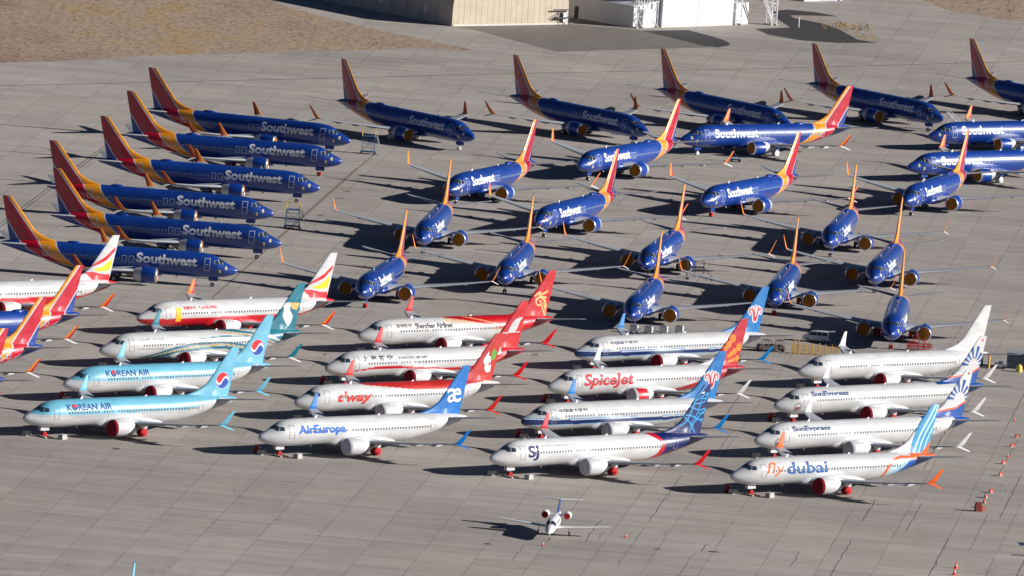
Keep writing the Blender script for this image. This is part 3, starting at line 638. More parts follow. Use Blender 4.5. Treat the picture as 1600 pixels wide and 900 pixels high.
def spice_fin(s, z):
    c = base(len(s), SPR); put(c, (s < curve_s(z, [(33.2, 4.7), (33.2, 7.2), (30, 7.3)])), WHITE)
    for x, q, r in ((35.5, 9.2, .62), (34.8, 8.3, .5), (34.2, 7.7, .4), (36.9, 7.8, .62), (36.0, 7.2, .5), (35.3, 6.8, .4), (34.8, 6.5, .3), (36.7, 6.1, .46), (35.9, 5.9, .34), (35.3, 5.8, .27), (34.9, 5.7, .2)): put(c, circ(s, z, (x, q), r), A(245, 130, 25))
    return c
SUB = A(0, 72, 150); SUO = A(240, 95, 35)
def sun_fus(s, z, y):
    c = white_fus(s, z, y); e = curve_s(z, [(33.6, 2.4), (34.2, 3.6), (34.9, 4.5), (34.6, 5.6)]); put(c, s > e, SUB); put(c, (z > 5.15) & (s > 28.2) & (s < 36), SUB); return c
def sun_fin(s, z):
    c = base(len(s), SUB)
    up_ = z > curve_z(s, [(28, 5.6), (31.5, 6.0), (35.4, 6.5), (38, 7.6)])
    put(c, up_ & (z > 5.55), WHITE); put(c, (z < curve_z(s, [(28, 5.7), (31.5, 6.1), (35.4, 6.6), (38, 7.7)])) & (z > curve_z(s, [(28, 5.5), (31.5, 5.88), (35.4, 6.3), (38, 7.4)])), SUO)
    cx, cy = 36.0, 7.6; r = np.hypot(s - cx, z - cy); a = np.degrees(np.arctan2(z - cy, s - cx))
    ring = (r > 1.15) & (r < np.where(a > 60, 3.1, 2.5)) & (a > -5) & (a < 215); sect = np.mod(a + 4, 24) < 12.5
    put(c, ring & sect & (z > 7.2 - .0 * s), SUB); put(c, circ(s, z, (37.6, 11.5), .2), A(180, 20, 30)); return c
DBL = A(64, 150, 196); DBO = A(228, 92, 22); DBB = A(0, 75, 165)
def dub_fus(s, z, y):
    c = white_fus(s, z, y); r = stroke(s, z, spline([(27.3, 1.6), (27.9, 3.2), (29.0, 4.3), (30.6, 4.75), (33, 4.7), (36, 4.9)]), .42)
    tail = s > curve_s(z, [(28.5, 1.6), (30.0, 2.4), (31.6, 3.6), (32.6, 4.6), (33, 5.6)]); put(c, (s > curve_s(z, [(27.6, 1.5), (28.9, 3.4), (30.5, 4.4), (34, 4.6)])) & ~tail, A(165, 212, 236)); put(c, stroke(s, z, spline([(28.3, 1.6), (29.3, 3.2), (31.2, 4.3)]), .3), (.76, .78, .8))
    put(c, tail & (z < 4.4), DBB); put(c, tail & (z >= 4.4), DBO); put(c, r, DBO); return c
def dub_fin(s, z):
    c = base(len(s), DBL); put(c, s < curve_s(z, [(33.2, 4.7), (33.4, 6.5), (34.2, 8.2), (31, 9.4)]), (.76, .78, .8))
    for k in (0, .9, 1.9): put(c, stroke(s, z, spline([(34.0 + k, 5.0), (34.5 + k, 6.6), (35.4 + k, 8.3), (36.7 + k, 10.2), (37.8 + k * .6, 12.0)]), .34 - .06 * k), A(190, 225, 242))
    put(c, (s > curve_s(z, [(32.8, 4.7), (35.4, 5.1), (36.6, 6.0), (37.9, 7.7), (39.5, 8.4)])), DBO); put(c, stroke(s, z, [(30.5, 5.4), (31.5, 5.0), (33.0, 4.9)], .3), (.2, .22, .25)); return c
PORT, STAR = 1, -1
def tuple_(c): return tuple(float(x) for x in c)
LIV = dict(
 southwest=dict(fus=sw_fus, fin=sw_fin, winglet=(tuple_(A(228, 136, 58)), tuple_(A(180, 48, 44)), (0.6, 0.6, 0.6)), wl_split=.55, eng=tuple_(BLUE), cover=tuple_(A(150, 95, 30)), body=tuple_(BLUE), win=(0.22, 0.3, 0.42), txt=[('Southwest', 6.4, 16.2, 3.25, 4.78, (0.74, 0.75, 0.77), .036, 0)], door=(0.5, 0.55, 0.66)),
 korean=dict(fus=kor_fus, fin=kor_fin, winglet=(tuple_(KB),) * 3, eng=(.6, .6, .6), cover=tuple_(A(120, 14, 30)), body=(.58, .58, .58), patch=[([(8.0 + .44 * math.cos(a), 4.42 + .44 * math.sin(a)) for a in [PI * q / 10 for q in range(11)]], tuple_(A(190, 25, 40))), ([(8.0 + .44 * math.cos(a), 4.42 + .44 * math.sin(a)) for a in [PI + PI * q / 10 for q in range(11)]], tuple_(A(10, 62, 130)))], txt=[('KOREAN AIR', 6.6, 14.7, 3.98, 4.85, tuple_(A(10, 62, 130)), .025, 0)], sock=1),
 oman=dict(fus=oman_fus, fin=oman_fin, winglet=(tuple_(TEAL), tuple_(TEAL), (.6, .6, .6)), eng=(.6, .6, .6), cover=tuple_(A(120, 14, 30)), body=(.585, .585, .585), txt=[('\ufe8d\ufedf\ufec4\ufef4\ufeae\ufe8d\ufee5 \ufe8d\ufedf\ufecc\ufee4\ufe8e\ufee7\ufef2'[::-1], 5.9, 10.8, 4.2, 4.7, tuple_(A(150, 150, 140)), .0, 0), ('OMAN AIR', 5.9, 10.9, 2.95, 3.3, tuple_(A(150, 152, 155)), .0, 0)], sock=1),
 lucky=dict(fus=lucky_fus, fin=lucky_fin, winglet=(tuple_(A(235, 120, 30)), tuple_(LR), (.6, .6, .6)), wl_split=.5, eng=(.6, .6, .6), cover=tuple_(A(120, 14, 30)), body=tuple_(LR), txt=[('祥鹏航空', 7.7, 10.1, 4.08, 4.7, tuple_(LR), .02, 0), ('LuckyAir', 10.8, 14.3, 4.08, 4.72, tuple_(LR), .025, 0)], patch=[([(6.2, 2.4), (7.2, 2.4), (7.2, 4.5), (6.2, 4.5)], tuple_(A(245, 185, 30)))], sock=1),
 europa=dict(fus=white_fus, fin=ae_fin, winglet=(tuple_(A(0, 106, 185)),) * 3, eng=(.6, .6, .6), cover=(.45, .46, .48), body=(.585, .585, .585), txt=[('AirEuropa', 5.9, 14.6, 3.05, 4.6, tuple_(A(0, 95, 190)), .045, 0)], fintxt=('æ', 34.3, 37.0, 6.8, 8.9, (.7, .7, .7), .012), sock=1),
 tway=dict(fus=tway_fus, fin=tway_fin, winglet=(tuple_(TR),) * 3, eng=(.6, .6, .6), cover=(.5, .51, .53), body=(.585, .585, .585), txt=[("t'way", 6.6, 13.2, 2.55, 4.5, tuple_(A(205, 45, 35)), .04, .25)], fintxt=('t', 34.9, 36.4, 6.3, 9.5, (.8, .8, .8), .08), sock=1),
 shanghai=dict(fus=shang_fus, fin=shang_fin, winglet=(tuple_(SR),) * 3, eng=(.6, .6, .6), cover=tuple_(A(120, 14, 30)), body=(.585, .585, .585), txt=[('上 海 航 空', 5.8, 11.6, 4.0, 4.8, (.03, .03, .03), .02, 0), ('SHANGHAI AIRLINES', 12.6, 18.3, 4.08, 4.5, (.05, .05, .06), .02, 0)], sock=1),
 shenzhen=dict(fus=shen_fus, fin=shen_fin, winglet=(tuple_(SR),) * 3, eng=(.6, .6, .6), cover=tuple_(A(120, 14, 30)), body=(.585, .585, .585), txt=[('深圳航空', 6.1, 9.2, 4.1, 4.75, (.14, .1, .09), .02, 0), ('Shenzhen Airlines', 9.8, 17.2, 3.95, 4.75, (.05, .045, .05), .035, 0)], sock=1),
 sriwijaya=dict(fus=sj_fus, fin=sj_fin, winglet=(tuple_(SJR),) * 3, eng=(.6, .6, .6), cover=(.45, .46, .48), body=(.585, .585, .585), txt=[('SJ', 5.7, 7.7, 2.5, 4.65, tuple_(A(20, 40, 95)), .03, 0), ('www.sriwijayaair.co.id', 8.3, 15.0, 4.3, 4.75, (.42, .42, .46), .0, 0)], sock=1),
 csouthern=dict(fus=csn_fus, fin=csn_fin, winglet=(tuple_(CSF),) * 3, eng=(.6, .6, .62), cover=(.5, .51, .53), body=(.585, .585, .585), txt=[('中国南方航空', 5.8, 11.2, 4.1, 4.7, (.05, .06, .12), .02, 0), ('CHINA SOUTHERN', 12.0, 17.0, 4.15, 4.45, (.4, .4, .44), .0, 0)], sock=1),
 spicejet=dict(fus=spice_fus, fin=spice_fin, winglet=((.6, .6, .6),) * 3, eng=tuple_(A(200, 35, 50)), cover=(.45, .46, .48), body=(.585, .585, .585), txt=[('SpiceJet', 5.5, 15.2, 2.55, 4.8, tuple_(A(190, 35, 50)), .035, .2), ('SpiceJet', 25.5, 28.6, 3.2, 3.6, tuple_(A(200, 90, 100)), .0, .2)], sock=1),
 sunexpress=dict(fus=sun_fus, fin=sun_fin, winglet=((.6, .6, .6),) * 3, eng=(.6, .6, .6), cover=tuple_(A(120, 14, 30)), body=(.585, .585, .585), txt=[('SunExpress', 6.0, 13.3, 3.95, 4.95, tuple_(A(45, 65, 115)), .035, 0)], roundel=1, sock=1),
 flydubai=dict(fus=dub_fus, fin=dub_fin, winglet=(tuple_(DBO),) * 3, eng=(.6, .6, .6), cover=tuple_(A(120, 14, 30)), body=(.585, .585, .585), txt=[('fly', 5.3, 8.7, 2.9, 4.85, tuple_(DBO), .005, .2), ('dubai', 8.9, 16.6, 3.15, 4.8, tuple_(A(20, 85, 150)), .025, 0)], sock=1),
 plain=dict(fus=white_fus, fin=lambda s, z: base(len(s), WHITE), winglet=((.6, .6, .6),) * 3, eng=(.6, .6, .6), cover=tuple_(A(120, 14, 30)), body=(.585, .585, .585), txt=[], sock=1))
for k in LIV: LIV[k].setdefault('win', (0.17, 0.18, 0.2)); LIV[k].setdefault('door', (0.27, 0.28, 0.30))
def pm(prefix, c, rough=0.35, coat=0.3): return mat('%s_%d_%d_%d' % ((prefix,) + tuple(int(v * 999) for v in c)), c, rough, coat=coat)

CACHE = {}
def cached(key, fn):
    if key not in CACHE: CACHE[key] = fn()
    return CACHE[key]
WIN_S = [s for s in np.arange(7.0, 30.6, 0.52) if not (12.6 < s < 12.9) and not (15.2 < s < 15.6)]
def win_mesh(side):
    mb = MB(); pts = [(0.115 * math.copysign(abs(math.cos(a)) ** .6, math.cos(a)), 0.175 * math.copysign(abs(math.sin(a)) ** .6, math.sin(a))) for a in [2 * PI * i / 10 for i in range(10)]]
    mb.add([(x, 0, z) for x, z in pts] + [(x, -0.03 * side, z) for x, z in pts], [tuple(range(10))] + [(i, (i + 1) % 10, 10 + (i + 1) % 10, 10 + i) for i in range(10)])
    return mb
def make_airliner(liv, x, y, yaw, label, group, e=0.0, side=PORT, wheels='black', sock_grey=False, full=True):
    L = LIV[liv]; T = thing('parked_airliner', label, 'airliner', (x, y, 0), yaw, group)
    K = (liv, e)
    fus = obj('fuselage', cached(('fus',) + K, lambda: fuselage_mesh('fuselage', L['fus'], e)), T)
    bodyM = pm('body_paint', L['body']); glass = mat('cockpit_glass', (0.03, 0.045, 0.07), 0.12, coat=0.5)
    obj('vertical_stabilizer', cached(('fin',) + K, lambda: fin_mesh('vertical_stabilizer', L['fin'], e)), T)
    obj('wing_root_fairing', cached(('belly', liv), lambda: belly_mesh(bodyM)), T, (-e, 0, 0))
    for sd in (1, -1):
        w = obj('wing', cached(('wing', sd), lambda: wing_meshes(sd)), T, (-e, 0, 0))
        obj('winglet', cached(('wl', liv, sd), lambda: winglet_mesh(sd, L)), w)
        for fy in (6.6, 9.7, 13.0): obj('flap_track_fairing', cached(('ff', sd, fy), lambda: fairing_mesh(sd, fy)), w)
        obj('horizontal_stabilizer', cached(('stab', sd), lambda: stab_mesh(sd)), T, (-2 * e, 0, 0))
        en = obj('engine', cached(('eng', liv, sd), lambda: engine_mesh(sd, pm('cowl_paint', L['eng']), pm('reverser_paint', (0.5, 0.51, 0.52) if liv == 'southwest' else (.68, .68, .68)))), T, (-e, 0, 0))
        obj('inlet_lip', cached(('lip', sd), lambda: lip_mesh(sd)), en)
        cv = sock_grey if sock_grey else L['cover']
        obj('engine_cover', cached(('cov', sd, cv, bool(L.get('sock'))), lambda: cover_mesh(sd, mat('cloth_%d_%d' % (cv[0] * 999, cv[1] * 999), cv, 0.85, var=0.12, vscale=2, spec=0.2), L.get('sock'))), en)
        obj('pylon', cached(('pyl', liv, sd), lambda: pylon_mesh(sd, bodyM)), en)
        g = obj('main_gear', cached(('mg', liv, sd), lambda: main_gear_mesh(sd, bodyM)), T, (-e, 0, 0))
        for dy in (-.36, .36): obj('wheel', cached(('mw', sd, dy, wheels), lambda: wheel_mesh(.565, .38, -19.5, 2.86 * sd + dy, wheels)), g)
    g = obj('nose_gear', cached(('ng', liv), lambda: nose_gear_mesh(bodyM)), T)
    for dy in (-.19, .19): obj('wheel', cached(('nw', dy, wheels), lambda: wheel_mesh(.345, .2, -3.95, dy, wheels)), g)
    # sub-parts of the fuselage
    Mw = mat('window_%s' % liv, L['win'], 0.2); zw = 3.66
    for sd in ((side,) if full else ()):
        wm = cached(('win', liv, sd), lambda: win_mesh(sd).mesh('passenger_window', Mw, False))
        for sp_ in np.arange(7.0, 30.6 + 2 * e, 0.52):
            s = sp_ if sp_ < 8 else max(8.0, sp_ - e) if sp_ < 24 + e else max(24.0, sp_ - 2 * e)
            if 12.6 < s < 13.1 or 15.2 < s < 15.6: continue
            yy, zz = body_pt(s, zw, sd, 0.035); obj('passenger_window', wm, fus, (-float(sp_), float(yy), float(zz)))
    for sd in (1, -1):
        for i, pl in enumerate(([(2.32, 4.02), (2.78, 4.40), (3.06, 4.44), (2.72, 3.86), (2.35, 3.86)], [(2.82, 3.86), (3.16, 4.42), (3.62, 4.36), (3.55, 3.88)])):
            obj('cockpit_window', cached(('cw', sd, i), lambda: patch(pl, sd, glass, 'cockpit_window', .025)), fus)
        obj('windshield', cached(('ws', sd), lambda: windshield(sd, glass)), fus)
        if liv == 'southwest': obj('window_tape', cached(('wt', sd), lambda: outline_patch([(2.30, 3.84), (3.6, 3.86), (3.66, 4.38), (3.1, 4.5), (2.62, 4.36)], .07, sd, mat('window_tape', (.42, .46, .52), .6), 'window_tape', [((2.78, 3.86), (3.12, 4.44))])), fus)
    Md = pm('door_outline', L['door'])
    wd = .085 if liv == 'southwest' else .065
    for i, pl in enumerate(([(4.35, 2.75), (5.2, 2.75), (5.2, 4.65), (4.35, 4.65)], [(31.6 - 1.1, 3.2), (31.3, 3.2), (31.3, 4.7), (30.5, 4.7)])):
        if i == 0:
            obj('door', cached(('door', liv, side, i), lambda: outline_patch(pl, wd, side, Md, 'door', [((4.6, 3.72), (4.95, 3.72))])), fus)
        else:
            obj('door', cached(('door', liv, side, i), lambda: outline_patch(pl, wd, side, Md, 'door')), fus, (-2 * e, 0, 0))
    for s0 in (16.6, 17.75):
        obj('overwing_exit', cached(('ow', liv, side, s0), lambda: outline_patch([(s0, 3.2), (s0 + .75, 3.2), (s0 + .75, 4.15), (s0, 4.15)], wd * .8, side, Md, 'overwing_exit')), fus, (-e, 0, 0))
    for i, (t, s0, s1, z0, z1, c, bd, sh) in enumerate(L['txt']):
        obj('lettering', cached(('txt', liv, side, i), lambda: text_body('lettering', t, s0, s1, z0, z1, side, pm('letter', c, .65, 0), bd, sh)), fus, (-2 * e if s0 > 24 else 0, 0, 0))
    if L.get('fintxt'):
        t, s0, s1, z0, z1, c, bd = L['fintxt']
        obj('tail_letter', cached(('ft', liv, side), lambda: text_body('tail_letter', t, s0, s1, z0, z1, side, pm('letter', c, .65, 0), bd, 0, fin=True)), T)
    for i, (pl, c) in enumerate(L.get('patch', [])):
        obj('painted_emblem', cached(('pt', liv, side, i), lambda: patch(pl, side, pm('letter', c, .65, 0), 'painted_emblem', .05)), fus)
    if L.get('roundel'):
        k = [(3.4 + .55 * math.cos(a), 2.75 + .55 * math.sin(a)) for a in [2 * PI * q / 20 for q in range(20)]]
        obj('painted_emblem', cached(('rd', liv, side, 0), lambda: outline_patch(k, .14, side, pm('letter', (.2, .2, .24), .65, 0), 'painted_emblem')), fus)
        k2 = [(3.4 + .4 * math.cos(a), 2.75 + .4 * math.sin(a)) for a in [PI + PI * q / 10 for q in range(11)]]
        obj('painted_emblem', cached(('rd', liv, side, 1), lambda: patch(k2, side, pm('letter', (.3, .05, .06), .65, 0), 'painted_emblem')), fus)
    if liv == 'southwest':      # masked probes beside the nose, satellite hump
        for i, (s0, z0) in enumerate(((1.55, 3.05), (2.5, 2.5))):
            obj('probe_cover', cached(('pc', side, i), lambda: patch([(s0, z0), (s0 + .2, z0 - .1), (s0 + .42, z0 + .1), (s0 + .34, z0 + .48), (s0 + .1, z0 + .5)], side, mat('probe_tape', (.62, .55, .3), .7), 'probe_cover')), fus)
        obj('antenna_radome', cached(('dome', liv), lambda: dome_mesh(bodyM)), fus, (-e, 0, 0))
    obj('antenna', cached(('ant', 1), lambda: blade_mesh(10.2, 5.40, .36)), fus); obj('antenna', cached(('ant', 2), lambda: blade_mesh(9.6, 1.42, -.3)), fus)
    obj('antenna', cached(('ant', 3), lambda: blade_mesh(21.8, 5.40, .2)), fus)
    return T
def windshield(sd, M):
    me = bpy.data.meshes.new('windshield'); v = []; f = []; n = 6
    for i in range(n + 1):
        for j in range(5):
            q = i / n; y = (0.06 + 0.74 * q) * 1.0
            s = 2.14 + .28 * q ** 2 + j / 4 * (.72 - 0.1 * q) 
            t, b, w = smooth_prof(s); zc = b + .5 * (t - b); yy = min(y * (1 + .18 * j / 4), w * .98); z = zc + (t - zc) * math.sqrt(max(0, 1 - (yy / w) ** 2))
            v.append((-s + .01, yy * sd, z + .03))
    for i in range(n):
        for j in range(4): f.append((i * 5 + j, i * 5 + j + 1, i * 5 + j + 6, i * 5 + j + 5))
    me.from_pydata(v, [], f); me.materials.append(M); return me
def dome_mesh(M):
    mb = MB(); rings = []
    for t, r in ((0, .02), (.06, .3), (.2, .62), (.5, .75), (.8, .6), (.95, .28), (1, .02)):
        s = 25.4 + t * 2.4; rings.append([(-s, r * .72 * math.cos(a), 5.36 + .42 * r * math.sin(a)) for a in [2 * PI * i / 16 for i in range(16)]])
    mb.loft(rings); return mb.mesh('antenna_radome', M)
def blade_mesh(s, z, h):
    mb = MB(); mb.loft([[(-s + .2, 0, z - .05 * np.sign(h)), (-s, .04, z - .05 * np.sign(h)), (-s - .25, 0, z - .05 * np.sign(h)), (-s, -.04, z - .05 * np.sign(h))], [(-s - .15, 0, z + h), (-s - .22, .015, z + h), (-s - .36, 0, z + h), (-s - .22, -.015, z + h)]])
    return mb.mesh('antenna', mat('antenna_white', (.78, .78, .78), .4), False)

POSE = {'T1':(-8.49,243.80,-49.57),'T2':(22.51,270.39,-49.12),'T3':(48.55,297.63,-51.06),'T4':(77.13,325.33,-50.68),'T5':(107.76,353.97,-50.09),'L1':(-30.05,225.55,-17.36),'L2':(-30.79,193.38,-6.49),'L3':(-33.62,152.39,-6.80),'L4':(-40.34,112.35,-5.86),'L5':(-37.98,72.87,-6.61),'L6':(-43.93,33.48,-4.34),'H1':(-15.45,91.36,-95.77),'H2':(-23.73,16.40,-99.13),'H3':(-1.57,46.75,-96.18),'H4':(21.35,77.67,-99.52),'H5':(19.05,11.47,-96.80),'H6':(52.40,124.31,-97.31),'H7':(58.86,80.08,-97.80),'H8':(41.90,42.41,-96.21),'H9':(60.18,9.92,-93.73),'M1':(28.26,262.59,-143.29),'M2':(10.15,210.70,-117.03),'M3':(-12.04,161.61,-111.98),'M4':(3.40,124.61,-110.08),'M5':(31.50,169.95,-115.96),'M6':(73.63,295.17,-142.46),'M7':(68.58,243.54,-140.04),'M8':(66.96,191.02,-107.32),'A0':(-91.8,-29.14,218.87),'S1':(-95.6,-69.51,219.12),'S2':(-99.35,-109.62,219.12),'S3':(-103.33,-147.98,218.66),'A1':(-69.18,-151.58,218.84),'A2':(-65.15,-112.75,219.07),'A3':(-61.49,-72.79,218.96),'A4':(-57.46,-32.69,219.11),'B1':(-35.00,-154.69,219.42),'B2':(-30.88,-115.58,218.77),'B3':(-27.31,-75.73,218.85),'B4':(-23.18,-35.87,218.98),'C1':(-1.51,-160.06,220.79),'C2':(2.69,-119.11,219.18),'C3':(6.41,-79.19,219.12),'C4':(10.28,-38.62,219.51),'D1':(33.15,-161.72,218.76),'D2':(37.03,-122.78,219.79),'D3':(40.47,-82.86,219.77),'D4':(44.70,-42.42,219.10),'K0':(-49.82,-380.39,-96.0)}
gT, gL, gM, gH = 'dark blue airliners in the far row by the taxiway', 'blue airliners stacked nose right along the left side', 'sunlit blue airliners angled nose left', 'blue airliners facing the camera'
gA, gF = 'airliners of many airlines in the front rows', 'red and yellow tailed airliners at the left edge'
FLEET = [
 ('T1', 'southwest', 'leftmost blue airliner of the far row, just behind a tall maintenance stand', gT, 'white', 0),
 ('T2', 'southwest', 'far row blue airliner whose tail stands below the beige hangar right end', gT, 'black', 0),
 ('T3', 'southwest', 'far row blue airliner half hidden behind the long sunlit blue airliner', gT, 'black', 0),
 ('T4', 'southwest', 'blue airliner of the far row with a white boarding stair at its nose', gT, 'black', 0),
 ('T5', 'southwest', 'blue airliner cut off by the right edge in the far row', gT, 'black', 0),
 ('L1', 'southwest', 'farthest blue airliner of the left column, nose pointing to the maintenance stand', gL, 'black', 0),
 ('L2', 'southwest', 'second farthest blue airliner of the left column, red nose wheel', gL, 'red', 0),
 ('L3', 'southwest', 'third farthest blue airliner of the left column, nose above the nearer maintenance stand', gL, 'black', 0),
 ('L4', 'southwest', 'blue airliner of the left column whose nose points at the nearer maintenance stand', gL, 'black', 0),
 ('L5', 'southwest', 'second nearest blue airliner of the left column', gL, 'black', 0),
 ('L6', 'southwest', 'nearest blue airliner of the left column, behind the white and red striped tail', gL, 'black', 0),
 ('M1', 'southwest', 'long sunlit blue airliner, nose left, big red and yellow tail before the far row', gM, 'white', 0),
 ('M2', 'southwest', 'sunlit blue airliner parked just left of the long one with the big tail', gM, 'black', 0),
 ('M3', 'southwest', 'sunlit blue airliner angled left, leftmost of the angled ones', gM, 'black', 0),
 ('M4', 'southwest', 'sunlit blue airliner angled left at the very centre of the apron', gM, 'black', 0),
 ('M5', 'southwest', 'sunlit blue airliner angled left with a red covered nose wheel, right of the centre', gM, 'red', 0),
 ('M6', 'southwest', 'farther of the two blue airliners running off the right edge, nose by the boarding stair', gM, 'white', 0),
 ('M7', 'southwest', 'nearer of the two blue airliners running off the right edge, covered white main wheel', gM, 'white', 0),
 ('M8', 'southwest', 'sunlit blue airliner angled left, its tail in front of one cut by right edge', gM, 'black', 0),
 ('H1', 'southwest', 'head-on blue airliner right of the nearer maintenance stand', gH, 'black', 0),
 ('H2', 'southwest', 'leftmost head-on blue airliner, behind the white tail with red and yellow stripes', gH, 'red', 0),
 ('H3', 'southwest', 'blue airliner facing the camera behind the red tail with a golden bird', gH, 'black', 0),
 ('H4', 'southwest', 'head-on blue airliner with a dark work platform under its wing', gH, 'black', 0),
 ('H5', 'southwest', 'blue airliner facing the camera in front of a row of four small carts', gH, 'black', 0),
 ('H6', 'southwest', 'farthest blue airliner facing the camera', gH, 'black', 0),
 ('H7', 'southwest', 'head-on blue airliner between the work stand airliner and the farthest head-on one', gH, 'black', 0),
 ('H8', 'southwest', 'head-on blue airliner behind the bright blue flower tail, red nose wheel', gH, 'red', 0),
 ('H9', 'southwest', 'blue airliner facing the camera beside the red work stand and the white van', gH, 'red', 0),
 ('A0', 'lucky', 'white and red airliner cut by the left edge, striped white tail', gF, 'red', 0),
 ('S1', 'southwest', 'blue airliner at the left edge, farthest of its three red and yellow tails', gF, 'black', 0),
 ('S2', 'southwest', 'blue airliner at the left edge, middle one of its three red and yellow tails', gF, 'black', 0),
 ('S3', 'southwest', 'airliner at the left edge showing only a bit of red tail, nearest of three', gF, 'black', 0),
 ('A4', 'lucky', 'white airliner with red belly and a yellow square by its door, striped white tail', gA, 'red', 0),
 ('A3', 'oman', 'white airliner with teal and gold curves along its body and a teal tail', gA, 'red', 0),
 ('A2', 'korean', 'light blue airliner with a red and blue roundel tail, the farther of the two', gA, 'red', 0),
 ('A1', 'korean', 'light blue airliner with a red and blue roundel tail, the nearer of the two', gA, 'red', 0),
 ('B4', 'shenzhen', 'white airliner with red rear and a golden bird on its red tail', gA, 'red', 0),
 ('B3', 'shanghai', 'white airliner with a thin red wave along its side and white figure on red tail', gA, 'red', 0),
 ('B2', 'tway', 'white airliner with red back, white letter t and green leaf on its red tail', gA, 'red', 0),
 ('B1', 'europa', 'white airliner with plain bright blue tail bearing two joined white letters', gA, 'red', 0),
 ('C4', 'csouthern', 'white airliner with dark blue stripe and flower tail, the farther one beside the carts', gA, 'red', 0),
 ('C3', 'spicejet', 'white airliner with large red name, red engines and orange dots on its tail', gA, 'red', 0),
 ('C2', 'csouthern', 'white airliner with dark blue stripe and flower tail, the nearer of the two', gA, 'red', 0),
 ('C1', 'sriwijaya', 'white airliner with red band and dark blue tail covered in light blue curls', gA, 'red', 1.56),
 ('D4', 'plain', 'all white airliner without a name, white tail', gA, 'red', 0),
 ('D3', 'sunexpress', 'white airliner with sunburst tail and dark red engine cover, the farther sunburst one', gA, 'red', 1.7),
 ('D2', 'sunexpress', 'white airliner with sunburst tail and grey engine cover, the nearer sunburst one', gA, 'red', 1.8),
 ('D1', 'flydubai', 'white airliner with orange and blue name, light blue and orange tail, orange winglets', gA, 'red', 0),
 ('K0', 'korean', 'light blue airliner below the picture, only its thin fin tip showing', gA, 'black', 0)]
for key, liv, label, group, wheels, e in FLEET:
    x, y, a = POSE[key]; side = STAR if key[0] in 'TL' else PORT
    make_airliner(liv, x, y, R(a), label, group, e, side, wheels, sock_grey={'D2': (0.40, 0.41, 0.43), 'C4': tuple_(A(120, 14, 30))}.get(key), full=(key not in ('S3', 'K0')))

